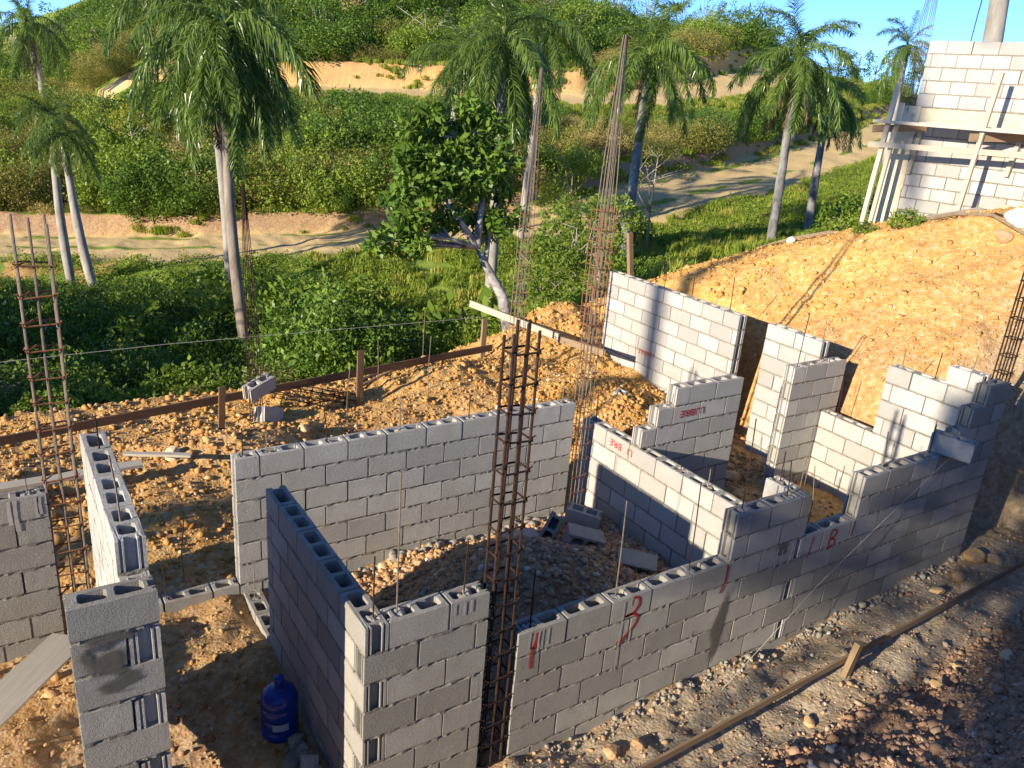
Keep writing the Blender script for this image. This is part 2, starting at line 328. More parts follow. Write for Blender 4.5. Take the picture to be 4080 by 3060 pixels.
def height(x, y, fine=True):
    x = np.asarray(x, float); y = np.asarray(y, float)
    n0 = natural(x, y)
    z = n0 + 0.5 * fbm(x * 0.12, y * 0.12, 3) * sst(14, 30, np.hypot(x, y))
    for pl, w, bank in ((ROAD_LOW, 2.5, 0.8), (ROAD_HIGH, 2.6, 1.7)):
        sd, rz = road_dist(x, y, pl)
        w = w + 0.2 * sst(15, 28, x)
        wig = 0.07 * fbm(x * 0.8, y * 0.8, 3); rz = rz + 0.12 * sst(13, 24, x) * np.clip(sd, -w - 1, w + 1)
        up = rz + bank * sst(0, 0.55, sd - w + wig) + 0.0
        blend_up = sst(0.5, 9.0, sd - w); blend_dn = sst(0.0, 4.0, -sd - w)
        zr = np.where(sd > 0, up * (1 - blend_up) + z * blend_up, rz * (1 - blend_dn) + z * blend_dn)
        z = np.where(np.abs(sd) < 14, zr, z)
    # cut for the building
    fl = floor_z(x, y)
    foot = 6.06 + 1.5 * sst(1.3, -0.6, y) + 0.1 * fbm(x * 1.3, y * 1.3, 3)
    fr = -0.98 - 0.05 * fbm(x * 2.0, y * 2.0 + 5, 3)
    e1 = np.clip(x - foot, 0, None); emb = np.minimum(e1 * 4.2, 1.5 + (e1 - 0.36) * 0.66)
    f1 = np.clip(fr - y, 0, None); frn = f1 * (0.62 + 0.1 * sst(3, -1, x))
    cut = fl + np.maximum(emb, frn)
    z = np.minimum(z, cut)
    fill = fl - 0.55 * np.clip(y - 7.0, 0, None) - 0.4 * np.clip(-8 - x, 0, None) - 3 * np.clip(-1.5 - y, 0, None) - 1.5 * np.clip(x - 8, 0, None)
    z = np.where((y > -2) & (y < 12) & (x < 9), np.maximum(z, np.minimum(fill, cut)), z)
    if fine:
        near = sst(16, 9, np.hypot(x - 2, y - 2))
        d = dirt_mask(x, y)
        z = z + near * d * (0.11 * fbm(x * 1.7, y * 1.7, 4) + (0.045 + 0.04 * sst(-0.8, -1.2, y)) * fbm(x * 7, y * 7, 3) + (0.025 + 0.03 * sst(-0.9, -1.3, y)) * fbm(x * 18, y * 18, 2))
        z = z + (1 - near) * 0.12 * fbm(x * 1.1, y * 1.1, 3)
    return z
def dirt_mask(x, y):
    n = fbm(x * 0.5 + 3, y * 0.5, 3) * 1.1
    edge_y = 7.3 + 0.9 * sst(3.5, 6.5, x) - 1.0 * sst(5.5, 9, x) - 4.5 * sst(9.2, 12.0, x)
    m = sst(0.5, -0.25, y - edge_y - n) * sst(-14, -11, x + n) * sst(24, 18, x + n)
    return m
def hue_of(x, y):
    """1 = golden marl, 0 = red brown topsoil"""
    h = 0.66 + 0.55 * fbm(x * 0.45 + 8, y * 0.45, 3)
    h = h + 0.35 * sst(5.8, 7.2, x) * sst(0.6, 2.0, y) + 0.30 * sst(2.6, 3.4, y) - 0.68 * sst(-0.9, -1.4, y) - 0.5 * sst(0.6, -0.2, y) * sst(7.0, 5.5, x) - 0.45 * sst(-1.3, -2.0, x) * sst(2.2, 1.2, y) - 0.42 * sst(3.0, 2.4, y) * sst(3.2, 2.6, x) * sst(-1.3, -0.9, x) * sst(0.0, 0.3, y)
    return np.clip(h, 0, 1)
def axis(lo, hi, flo, fhi, df, mid_lo, mid_hi, cap, g=1.06):
    """fine in the middle, at most cap apart as far as mid_lo and mid_hi, then coarser"""
    a = list(np.arange(flo, fhi + df / 2, df)); s = df
    while a[-1] < hi:
        s = s * g if a[-1] > mid_hi else min(s * g, cap); a.append(a[-1] + s)
    s = df; lo_ = []
    x = a[0]
    while x > lo:
        s = s * g if x < mid_lo else min(s * g, cap); x -= s; lo_.append(x)
    return np.array(lo_[::-1] + a)
def make_ground():
    gx = axis(-500, 600, -5.2, 11.0, 0.055, -14, 66, 0.42); gy = axis(-400, 600, -3.4, 8.6, 0.055, -8, 76, 0.26)
    X, Y = np.meshgrid(gx, gy, indexing='xy'); Z = height(X, Y)
    nx, ny = len(gx), len(gy); V = np.stack([X.ravel(), Y.ravel(), Z.ravel()], 1)
    i = np.arange((ny - 1) * (nx - 1)); a = (i // (nx - 1)) * nx + i % (nx - 1)
    F = np.stack([a, a + 1, a + nx + 1, a + nx], 1)
    rl, _ = road_dist(X, Y, ROAD_LOW); rh, _ = road_dist(X, Y, ROAD_HIGH)
    wig = 0.7 * fbm(X * 0.6, Y * 0.6, 4); rl = np.sign(rl) * np.maximum(np.abs(rl) - 0.2 * sst(15, 28, X), 0); rh = np.sign(rh) * np.maximum(np.abs(rh) - 0.2 * sst(15, 28, X), 0)
    road = np.maximum(sst(1.0, 0.0, np.abs(rl) - 2.4 + wig), sst(1.0, 0.0, np.abs(rh) - 2.6 + wig))
    strip = np.maximum(np.exp(-((rl + 0.3) / 0.35) ** 2), np.exp(-((rl - 1.8) / 0.35) ** 2)) * sst(-0.1, 0.25, fbm(X * 0.7 + 4, Y * 0.7, 3) + 0.05)
    bank = np.maximum(sst(0, 0.3, rl - 2.35 + 0.1 * wig) * sst(0.9, 0.5, rl - 2.5), sst(0, 0.3, rh - 2.4) * sst(1.2, 0.7, rh - 2.6))
    patch = sst(0.32, 0.42, fbm(X * 0.23 + 50, Y * 0.23, 4) + 0.1) * sst(12, 18, np.hypot(X, Y))
    d = np.clip(np.maximum(np.maximum(dirt_mask(X, Y), road), np.maximum(bank, patch * 0.8)), 0, 1) * (1 - 0.8 * strip)
    hue = np.where(np.hypot(X - 2, Y - 2) < 16, hue_of(X, Y), np.clip(0.8 + 0.3 * fbm(X * 0.3, Y * 0.3, 2) - 0.6 * bank * (rl < 8), 0, 1))
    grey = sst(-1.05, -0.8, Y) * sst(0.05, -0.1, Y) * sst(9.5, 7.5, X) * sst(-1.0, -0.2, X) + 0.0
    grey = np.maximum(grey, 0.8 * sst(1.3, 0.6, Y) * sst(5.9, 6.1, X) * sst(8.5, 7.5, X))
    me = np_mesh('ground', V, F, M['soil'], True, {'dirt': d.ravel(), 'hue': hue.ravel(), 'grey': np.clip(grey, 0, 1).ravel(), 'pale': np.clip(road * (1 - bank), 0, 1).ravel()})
    return tag(link('ground', me), kind='structure')
def m_soil():
    m, nt, out = mat('soil'); P = posn(nt)
    hue = attr(nt, 'hue'); d = attr(nt, 'dirt'); g = attr(nt, 'grey')
    big = noise(nt, 1.6, 5, 0.6, P); mid = noise(nt, 11, 6, 0.7, P); fine = noise(nt, 60, 4, 0.7, P)
    gold = ramp(nt, mid, [(0.28, (0.41, 0.20, 0.05)), (0.5, (0.60, 0.335, 0.10)), (0.72, (0.73, 0.50, 0.21))])
    brown = ramp(nt, mid, [(0.28, (0.21, 0.12, 0.07)), (0.5, (0.34, 0.215, 0.13)), (0.75, (0.50, 0.36, 0.235))])
    c = mixc(nt, hue, brown, gold)
    grey = ramp(nt, mid, [(0.28, (0.20, 0.155, 0.10)), (0.5, (0.35, 0.29, 0.20)), (0.75, (0.50, 0.43, 0.32))])
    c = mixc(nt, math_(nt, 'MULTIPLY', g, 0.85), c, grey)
    c = mixc(nt, math_(nt, 'MULTIPLY', ramp(nt, big, [(0.5, (0, 0, 0)), (0.7, (1, 1, 1))]), 0.4), c, (0.32, 0.19, 0.085))
    vor = nd(nt, 'ShaderNodeTexVoronoi'); vor.inputs['Scale'].default_value = 26; nt.links.new(P, vor.inputs['Vector'])
    c = mixc(nt, math_(nt, 'MULTIPLY', ramp(nt, vor.outputs['Color'], [(0.7, (0, 0, 0)), (0.85, (1, 1, 1))]), 0.45), c, (0.62, 0.50, 0.32))
    c = mixc(nt, math_(nt, 'MULTIPLY', attr(nt, 'pale'), 0.75), c, ramp(nt, mid, [(0.3, (0.50, 0.34, 0.13)), (0.5, (0.68, 0.52, 0.25)), (0.75, (0.78, 0.66, 0.40))]))
    gm = noise(nt, 2.2, 6, 0.7, P); gf = noise(nt, 25, 5, 0.7, P)
    grass = ramp(nt, mixc(nt, 0.5, gm, gf), [(0.3, (0.07, 0.11, 0.02)), (0.48, (0.19, 0.27, 0.04)), (0.62, (0.33, 0.38, 0.075)), (0.78, (0.50, 0.42, 0.16))])
    edge = math_(nt, 'ADD', d, math_(nt, 'MULTIPLY', math_(nt, 'SUBTRACT', gf, 0.5), 0.9))
    c = mixc(nt, ramp(nt, edge, [(0.42, (0, 0, 0)), (0.56, (1, 1, 1))]), grass, c)
    vd = nd(nt, 'ShaderNodeTexVoronoi'); vd.inputs['Scale'].default_value = 33; nt.links.new(P, vd.inputs['Vector'])
    hgt = math_(nt, 'ADD', math_(nt, 'MULTIPLY', mid, 1.0), math_(nt, 'ADD', math_(nt, 'MULTIPLY', fine, 0.35), math_(nt, 'MULTIPLY', vd.outputs['Distance'], -0.5)))
    finish(nt, out, c, 0.95, hgt, 0.8, 0.02, spec=0.08); return m
M['soil'] = m_soil()
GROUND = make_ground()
def gz(x, y): return float(height(np.array([x]), np.array([y]))[0])

def in_view(x, y, z=None, margin=0.12):
    dx, dy = x - CAM.x, y - CAM.y; dz = (height(x, y, False) if z is None else z) - CAM.z
    f = dx * FWD.x + dy * FWD.y + dz * FWD.z; r = (dx * RT.x + dy * RT.y + dz * RT.z) / np.maximum(f, .1); u = (dx * UP.x + dy * UP.y + dz * UP.z) / np.maximum(f, .1)
    hw = 18 / cd.lens; return (f > 1) & (np.abs(r) < hw + margin + 2 / np.maximum(f, 1)) & (np.abs(u) < hw * .75 + margin + 2 / np.maximum(f, 1))
# ------------------------------------------------------------------ loose stones and clods on the soil
def m_stone():
    m, nt, out = mat('loose_stone'); t = attr(nt, 'tint'); h = attr(nt, 'hue'); P = posn(nt); n = noise(nt, 70, 3, 0.7, P)
    gold = ramp(nt, t, [(0.0, (0.43, 0.215, 0.06)), (0.45, (0.62, 0.345, 0.10)), (0.8, (0.72, 0.48, 0.21)), (1.0, (0.76, 0.63, 0.42))])
    brown = ramp(nt, t, [(0.0, (0.25, 0.14, 0.085)), (0.5, (0.42, 0.26, 0.16)), (0.85, (0.56, 0.40, 0.27)), (1.0, (0.70, 0.62, 0.50))])
    c = mixc(nt, h, brown, gold)
    c = mixc(nt, 0.45, c, ramp(nt, n, [(0.3, (0.55, 0.55, 0.55)), (0.7, (1.15, 1.15, 1.15))]), 'MULTIPLY')
    finish(nt, out, c, 0.95, n, 0.6, 0.01, spec=0.1); return m
M['stone'] = m_stone()
_g = (1 + 5 ** 0.5) / 2
ICO = np.array([(-1, _g, 0), (1, _g, 0), (-1, -_g, 0), (1, -_g, 0), (0, -1, _g), (0, 1, _g), (0, -1, -_g), (0, 1, -_g), (_g, 0, -1), (_g, 0, 1), (-_g, 0, -1), (-_g, 0, 1)], float) / math.hypot(1, _g)
ICF = np.array([(0, 11, 5), (0, 5, 1), (0, 1, 7), (0, 7, 10), (0, 10, 11), (1, 5, 9), (5, 11, 4), (11, 10, 2), (10, 7, 6), (7, 1, 8), (3, 9, 4), (3, 4, 2), (3, 2, 6), (3, 6, 8), (3, 8, 9), (4, 9, 5), (2, 4, 11), (6, 2, 10), (8, 6, 7), (9, 8, 1)])
def stones(name, label, n, box, size, smax, keep=None, rng=RNG, huefix=None, pale=0.0):
    x = rng.uniform(box[0], box[1], n); y = rng.uniform(box[2], box[3], n)
    k = (dirt_mask(x, y) > 0.5) & in_view(x, y, margin=0.15)
    if keep is not None: k &= keep(x, y)
    x, y = x[k], y[k]; z = height(x, y); n = len(x)
    s = np.clip(size * np.exp(rng.normal(0, 0.62, n)), size * 0.4, smax)
    J = ICO[None] * (1 + rng.normal(0, 0.27, (n, 12, 1))) * (s[:, None, None] * rng.uniform(0.65, 1.2, (n, 1, 3)))
    a = rng.uniform(0, 2 * np.pi, n); c_, s_ = np.cos(a)[:, None], np.sin(a)[:, None]
    Vx = J[..., 0] * c_ - J[..., 1] * s_ + x[:, None]; Vy = J[..., 0] * s_ + J[..., 1] * c_ + y[:, None]; Vz = J[..., 2] * 0.8 + (z + s * 0.22)[:, None]
    V = np.stack([Vx, Vy, Vz], -1).reshape(-1, 3); F = (ICF[None] + (np.arange(n) * 12)[:, None, None]).reshape(-1, 3)
    tint = np.clip(rng.normal(0.40 + pale, 0.15, n) + (rng.random(n) < 0.05) * 0.4, 0, 1); hu = hue_of(x, y) if huefix is None else np.full(n, huefix)
    me = np_mesh(name, V, F, M['stone'], False, {'tint': np.repeat(tint, 12), 'hue': np.repeat(hu, 12)})
    return tag(link(name, me), label, 'gravel', kind='stuff')
outw = lambda x, y: ~((x > -1.2) & (x < 6.0) & (y > -0.02) & (y < 0.17))
stones('loose_gravel', 'pale gravel heap filling the walled room', 10000, (-0.95, 2.8, 0.2, 2.7), 0.016, 0.04, None, pale=0.12)
stones('dirt_clods', 'golden dirt clods strewn behind the block walls', 24000, (-5.5, 5.6, 2.95, 8.2), 0.013, 0.055)
stones('gravel_heap', 'bright golden gravel heap between the stepped walls', 5000, (3.0, 5.6, 2.2, 5.2), 0.016, 0.04, None)
stones('embankment_rubble', 'golden rubble covering the cut embankment', 22000, (5.9, 12, 0.4, 9.0), 0.010, 0.06)
stones('soil_clods', 'red brown soil clods on the near bank', 24000, (-0.5, 7.0, -3.2, -0.9), 0.0095, 0.05, None, pale=0.06)
stones('trench_rubble', 'grey brown rubble along the foot of the long wall', 3500, (-0.5, 8.0, -1.0, -0.02), 0.007, 0.03, None, pale=0.15)
stones('inner_rubble', 'brown rubble on the floors between the walls', 6000, (-5.0, 5.6, 0.2, 2.7), 0.010, 0.045, lambda x, y: (x < -1.2) | (x > 3.0), pale=0.05)

# ------------------------------------------------------------------ concrete block walls
BH, BL, BT, GAP = 0.2106, 0.405, 0.15, 0.016
END_PROFILE = [(0, -0.075), (0, -0.057), (-0.016, -0.055), (-0.016, -0.044), (0, -0.042), (0, -0.033), (-0.034, -0.030), (-0.034, 0.030), (0, 0.033), (0, 0.042), (-0.016, 0.044), (-0.016, 0.055), (0, 0.057), (0, 0.075)]
_bm = {}
def block_mesh(length, hollow, endL, endR, material, var):
    key = (round(length, 2), hollow, endL, endR, material.name, var)
    if key in _bm: return _bm[key]
    rg = random.Random(hash(key[:4]) % 1000 + var * 7)
    Lh = key[0] / 2; H = BH - GAP
    right = [(Lh + dx, dy) for dx, dy in END_PROFILE] if endR else [(Lh, -0.075), (Lh, 0.075)]
    left = [(-Lh - dx, dy) for dx, dy in reversed(END_PROFILE)] if endL else [(-Lh, 0.075), (-Lh, -0.075)]
    outline = right + left; n = len(outline)
    # side faces get extra points along the length so that arrises can be chipped
    mids = [(-Lh + (Lh * 2) * t) for t in (0.25, 0.5, 0.75)]
    bottom = [(x, -0.075) for x in mids]; top = [(x, 0.075) for x in reversed(mids)]
    outline = right + top + left + bottom; n = len(outline)
    jit = lambda a: rg.uniform(-a, a)
    V = []; F = []
    def ring(z, inset, j):
        b = len(V)
        for x, y in outline:
            V.append((x - math.copysign(inset, x) * (abs(x) > Lh - 0.03) + jit(j), y - math.copysign(inset, y) * (abs(abs(y) - 0.075) < 1e-6) + jit(j), z + jit(j)))
        return b
    rs = [ring(0, 0.004, 0.0015), ring(0.005, 0, 0.0006), ring(H - 0.005, 0, 0.0006), ring(H, 0.004, 0.0018)]
    for a, b in zip(rs[:-1], rs[1:]):
        for i in range(n):
            j = (i + 1) % n; F.append((a + i, a + j, b + j, b + i))
    nc = max(1, round(key[0] / 0.2)) if hollow else 0
    holes = []
    if nc:
        pitch = (key[0] - 0.03) / nc
        for c in range(nc):
            cx = -Lh + 0.015 + pitch * (c + 0.5); hx = pitch / 2 - 0.017; hy = 0.045; ch = 0.014
            if (c == 0 and endL) or (c == nc - 1 and endR): hx -= 0.011; cx += 0.011 * (1 if (c == 0 and endL) else -1)
            holes.append([(cx - hx + ch, -hy), (cx + hx - ch, -hy), (cx + hx, -hy + ch), (cx + hx, hy - ch), (cx + hx - ch, hy), (cx - hx + ch, hy), (cx - hx, hy - ch), (cx - hx, -hy + ch)])
    hb = []
    for hl in holes:
        b = len(V); V += [(x, y, 0.03) for x, y in hl]; t = len(V); V += [(x + jit(0.002), y + jit(0.002), H) for x, y in hl]
        for i in range(8):
            j = (i + 1) % 8; F.append((b + j, b + i, t + i, t + j))
        F.append(tuple(b + i for i in range(8))); hb.append(t)
    # caps
    F.append(tuple(rs[0] + i for i in reversed(range(n))))
    if not holes: F.append(tuple(rs[3] + i for i in range(n)))
    else:
        polys = [[Vector((V[rs[3] + i][0], V[rs[3] + i][1], 0)) for i in range(n)]] + [[Vector((V[t + i][0], V[t + i][1], 0)) for i in range(8)] for t in hb]
        idx = [rs[3] + i for i in range(n)] + [t + i for t in hb for i in range(8)]
        for tri in tessellate_polygon(polys):
            a, b, c = (idx[k] for k in tri)
            nz = (V[b][0] - V[a][0]) * (V[c][1] - V[a][1]) - (V[b][1] - V[a][1]) * (V[c][0] - V[a][0])
            F.append((a, b, c) if nz > 0 else (a, c, b))
    me = np_mesh('block', V, F, material); _bm[key] = me; return me

def wall(name, label, axis_, u0, u1, face, segs, kbot, zref=0.0, material=None, trim=None, cuts=None, frame=None, phase=0.0, group='block walls of the new house', headp=0.7, holes=True, jitter=0.0012):
    """axis_ 'x': runs along x with its front at y=face; 'y': runs along y with its left side at x=face.
    segs: (from, to, top course); frame: optional matrix instead of the axis"""
    material = material or M['block']
    zb = zref + (kbot - 1) * BH
    if frame is None:
        fr = Matrix.Translation((u0, face + BT / 2, 0)) if axis_ == 'x' else Matrix.Translation((face + BT / 2, u0, 0)) @ Matrix.Rotation(math.pi / 2, 4, 'Z')
    else: fr = frame
    root = bpy.data.objects.new(name, None); COL.objects.link(root); root.empty_display_size = 0.1
    root.matrix_world = fr @ Matrix.Translation((0, 0, zb)); tag(root, label, 'wall', group, 'thing')
    rg = random.Random(sum(map(ord, label)))
    ktop = max(s[2] for s in segs); mv = MB(); mortV = []; mortF = []
    def strip(a, b, z0, z1):
        m = max(2, int((b - a) / 0.035)); base = len(mortV)
        for i in range(m + 1):
            x = a + (b - a) * i / m
            fo = [rg.choice((rg.uniform(0.003, 0.012), rg.uniform(-0.003, 0.004))) for _ in range(2)]
            lo, hi = z0 - rg.uniform(0.000, 0.003), z1 + rg.uniform(0, 0.003)
            mortV.extend([(x, -BT / 2 + fo[0], lo), (x, -BT / 2 + fo[0], hi), (x, BT / 2 - fo[1], hi), (x, BT / 2 - fo[1], lo)])
        for i in range(m):
            p = base + i * 4
            for j in range(4): mortF.append((p + j, p + (j + 1) % 4, p + 4 + (j + 1) % 4, p + 4 + j)[::-1])
        mortF.append((base, base + 1, base + 2, base + 3)); e = base + m * 4; mortF.append((e + 3, e + 2, e + 1, e))
    for k in range(kbot, ktop + 1):
        iv = []
        for a, b, t in segs:
            if t >= k:
                if iv and abs(iv[-1][1] - a) < 1e-6: iv[-1][1] = b
                else: iv.append([a, b])
        if trim:
            d0, d1 = trim(k); iv[0][0] += d0; iv[-1][1] += d1
        if cuts:
            for ca, cb in cuts(k):
                nv = []
                for a, b in iv:
                    if cb <= a or ca >= b: nv.append([a, b])
                    else:
                        if ca - a > 0.03: nv.append([a, ca])
                        if b - cb > 0.03: nv.append([cb, b])
                iv = nv
        z0 = zref + (k - 1) * BH + GAP - zb; off = phase + (0.5 if k % 2 else 0.0) * BL
        for a, b in iv:
            strip(a - u0 + 0.002, b - u0 - 0.002, z0 - GAP, z0)
            js = [a]; i = math.floor((a - u0 - off) / BL) + 1
            while u0 + off + i * BL < b - 0.06:
                if u0 + off + i * BL > a + 0.06: js.append(u0 + off + i * BL + rg.uniform(-0.01, 0.01))
                i += 1
            js.append(b)
            for ja, jb in zip(js[:-1], js[1:]):
                la = ja + (GAP / 2 if ja != a else 0); lb = jb - (GAP / 2 if jb != b else 0); c = (la + lb) / 2
                top = max(t for sa, sb, t in segs if sa - 1e-6 <= c <= sb + 1e-6)
                nxt = [t for sa, sb, t in segs if not (sb <= la + 0.02 or sa >= lb - 0.02)]
                hol = holes and min(nxt) <= k
                me = block_mesh(lb - la, hol, ja == a, jb == b, material, rg.randrange(3))
                link('block', me, root, ((c - u0), rg.uniform(-jitter, jitter), z0 + rg.uniform(0, 0.002)), (rg.uniform(-0.003, 0.003), rg.uniform(-0.003, 0.003), rg.uniform(-0.004, 0.004) + (math.pi if rg.random() < 0.5 and not (ja == a or jb == b) else 0)))
                if jb != b:
                    rec = rg.uniform(0.004, 0.012) if rg.random() < headp else rg.uniform(0.03, 0.05)
                    n0 = len(mortV); hx = GAP / 2 + 0.001
                    for zz in (z0, z0 + BH - GAP - (0.012 if hol else 0)):
                        mortV.extend([(jb - u0 - hx, -BT / 2 + rec, zz), (jb - u0 + hx, -BT / 2 + rec, zz), (jb - u0 + hx, BT / 2 - rec, zz), (jb - u0 - hx, BT / 2 - rec, zz)])
                    mortF.extend([(n0, n0 + 1, n0 + 5, n0 + 4), (n0 + 1, n0 + 2, n0 + 6, n0 + 5), (n0 + 2, n0 + 3, n0 + 7, n0 + 6), (n0 + 3, n0, n0 + 4, n0 + 7), (n0 + 4, n0 + 5, n0 + 6, n0 + 7), (n0 + 3, n0 + 2, n0 + 1, n0)])
                # squeezed mortar crumbs on the bed joint
                if rg.random() < 0.35:
                    for _ in range(rg.randrange(1, 4)):
                        cx = rg.uniform(la, lb) - u0; sd = rg.choice((-1, 1)); s = rg.uniform(0.005, 0.011); n0 = len(mortV)
                        for p in ICO: mortV.append((cx + p[0] * s * rg.uniform(0.8, 2.2), sd * BT / 2 + p[1] * s * 0.7, z0 - GAP / 2 + p[2] * s * rg.uniform(0.7, 1.3)))
                        mortF.extend([tuple(int(q) + n0 for q in f) for f in ICF])
    link('mortar', np_mesh('mortar', mortV, mortF, M['mortar']), root)
    return root
def into(root, P): return root.matrix_world.inverted() @ Vector(P)
def dowel(root, x, y, z, length, lean=0.0, material=None, r=0.0052, grout=True):
    m = MB(); a = random.uniform(-0.01, 0.01)
    m.tube([into(root, (x, y, z - 0.18)), into(root, (x + lean * 0.4, y + a, z + length * 0.5)), into(root, (x + lean, y + a * 2, z + length))], r, 6)
    m.build('rebar', material or M['steel_grey'], root)
    if grout:
        g = MB(); n0 = 0
        for i in range(7):
            s = random.uniform(0.018, 0.035); c = into(root, (x + random.uniform(-0.04, 0.04), y + random.uniform(-0.03, 0.03), z - 0.018))
            b = len(g.v); g.v += [(c.x + p[0] * s, c.y + p[1] * s, c.z + p[2] * s * 0.7) for p in ICO]; g.f += [tuple(int(q) + b for q in f) for f in ICF]
        g.build('grout', M['grout'], root)

C_CUT = lambda k: [(2.815, 2.975)] if (k % 2 == 0 and k <= 0) else []
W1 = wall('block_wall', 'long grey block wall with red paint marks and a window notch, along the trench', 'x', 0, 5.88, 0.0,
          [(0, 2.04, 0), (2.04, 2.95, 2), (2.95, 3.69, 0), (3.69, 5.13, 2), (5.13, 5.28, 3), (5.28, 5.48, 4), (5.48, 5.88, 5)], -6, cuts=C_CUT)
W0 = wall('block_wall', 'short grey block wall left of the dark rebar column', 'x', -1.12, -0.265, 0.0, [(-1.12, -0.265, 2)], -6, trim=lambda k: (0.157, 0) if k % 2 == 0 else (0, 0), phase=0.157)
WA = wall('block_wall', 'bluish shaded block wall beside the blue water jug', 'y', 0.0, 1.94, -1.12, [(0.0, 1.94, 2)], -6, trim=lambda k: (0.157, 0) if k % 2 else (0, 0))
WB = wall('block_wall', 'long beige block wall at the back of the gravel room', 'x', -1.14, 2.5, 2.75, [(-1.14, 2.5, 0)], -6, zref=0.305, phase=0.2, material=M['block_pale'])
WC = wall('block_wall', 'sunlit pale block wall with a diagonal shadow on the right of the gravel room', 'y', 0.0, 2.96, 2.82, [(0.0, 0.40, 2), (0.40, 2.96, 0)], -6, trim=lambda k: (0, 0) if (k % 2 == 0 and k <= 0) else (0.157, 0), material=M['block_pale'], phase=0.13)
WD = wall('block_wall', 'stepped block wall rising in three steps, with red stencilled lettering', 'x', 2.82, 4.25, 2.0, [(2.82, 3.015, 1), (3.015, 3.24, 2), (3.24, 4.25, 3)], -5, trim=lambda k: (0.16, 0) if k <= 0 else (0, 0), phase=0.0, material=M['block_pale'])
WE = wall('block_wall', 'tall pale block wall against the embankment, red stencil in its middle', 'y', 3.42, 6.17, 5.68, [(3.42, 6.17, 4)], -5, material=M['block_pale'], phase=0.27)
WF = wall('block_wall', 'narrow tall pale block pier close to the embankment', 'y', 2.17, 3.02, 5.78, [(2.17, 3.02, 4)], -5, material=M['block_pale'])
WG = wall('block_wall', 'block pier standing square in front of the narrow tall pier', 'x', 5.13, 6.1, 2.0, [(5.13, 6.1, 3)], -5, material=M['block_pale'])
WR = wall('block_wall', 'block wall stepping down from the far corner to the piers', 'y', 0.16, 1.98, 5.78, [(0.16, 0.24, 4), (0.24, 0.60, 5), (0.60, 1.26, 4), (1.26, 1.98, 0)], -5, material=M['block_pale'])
WLW = wall('block_wall', 'low block wall beside the bare rebar cage, with mortar drips', 'x', -4.6, -2.55, 2.75, [(-4.6, -2.55, 0)], -6, zref=0.29)
WP = wall('block_wall', 'rough block pier with damp mortar patches', 'x', -2.60, -2.195, 0.14, [(-2.60, -2.195, 0)], -8, zref=0.94, trim=lambda k: (0, 0) if k % 2 == 0 else (0, -0.17))
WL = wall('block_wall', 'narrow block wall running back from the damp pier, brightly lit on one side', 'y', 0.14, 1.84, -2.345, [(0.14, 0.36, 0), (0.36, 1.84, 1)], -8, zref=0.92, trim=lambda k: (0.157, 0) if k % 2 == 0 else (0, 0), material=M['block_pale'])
WX = wall('block_wall', 'single course of foundation blocks at the foot of the beige wall', 'x', -2.19, -1.15, 2.75, [(-2.19, -1.15, 0)], 0, zref=-0.94)
WY = wall('block_wall', 'single course of foundation blocks across the doorway', 'y', 1.96, 2.74, -1.12, [(1.96, 2.74, 0)], 0, zref=-1.02)
for w, x, y, z, l, ln in [(W1, .13, .06, 0, .43, .01), (W1, .9, .07, 0, .8, -.03), (W1, 1.66, .075, 0, .78, -.04), (W1, 2.18, .09, .42, .79, -.04), (W1, 2.72, .08, .42, .33, -.03), (W1, 2.91, .07, .42, .36, -.03),
        (W0, -1.03, .09, .42, .41, .01), (W0, -.88, .08, .42, .94, 0), (W0, -.42, .07, .42, .38, .01), (WB, -1.06, 2.82, .305, .26, 0), (WB, -.85, 2.82, .305, .18, 0), (WB, -.29, 2.82, .305, .28, -.03), (WB, .43, 2.82, .305, .28, 0),
        (WB, 1.2, 2.83, .305, .24, -.01), (WB, 2.36, 2.82, .305, .33, 0), (WC, 2.89, 2.83, 0, .38, -.01), (WC, 2.89, 1.46, 0, .08, 0), (WC, 2.89, 1.08, 0, .19, -.01), (WC, 2.89, 2.21, 0, .17, -.02), (WC, 2.89, .3, .42, .28, 0), (WD, 3.1, 2.07, .42, .19, 0),
        (WE, 5.75, 4.98, .84, .38, -.01), (WE, 5.76, 4.41, .84, .31, -.01), (WE, 5.76, 3.67, .84, .47, -.01), (WG, 5.24, 2.07, .63, .66, .01), (WG, 5.64, 2.06, .63, .54, -.02),
        (WR, 5.86, 1.15, .84, .22, -.02), (WR, 5.86, .76, .84, .3, 0), (WR, 5.86, 1.8, 0, .52, -.03), (WR, 5.86, .4, 1.05, .17, 0), (W1, 5.59, .09, 1.05, .11, -.01), (W1, 4.09, .1, .42, .35, -.03), (W1, 4.85, .1, .42, .3, .01),
        (WL, -2.26, 1.56, 1.12, .24, -.01), (WL, -2.28, .57, 1.12, .41, -.03), (WLW, -2.67, 2.83, .29, .12, 0), (WLW, -2.95, 2.83, .29, .14, 0), (WX, -1.75, 2.82, -.94, .35, -.02), (WY, -1.05, 2.62, -1.02, .36, .0)]:
    dowel(w, x, y, z, l, ln, random.choice((M['steel_grey'], M['rust'])))
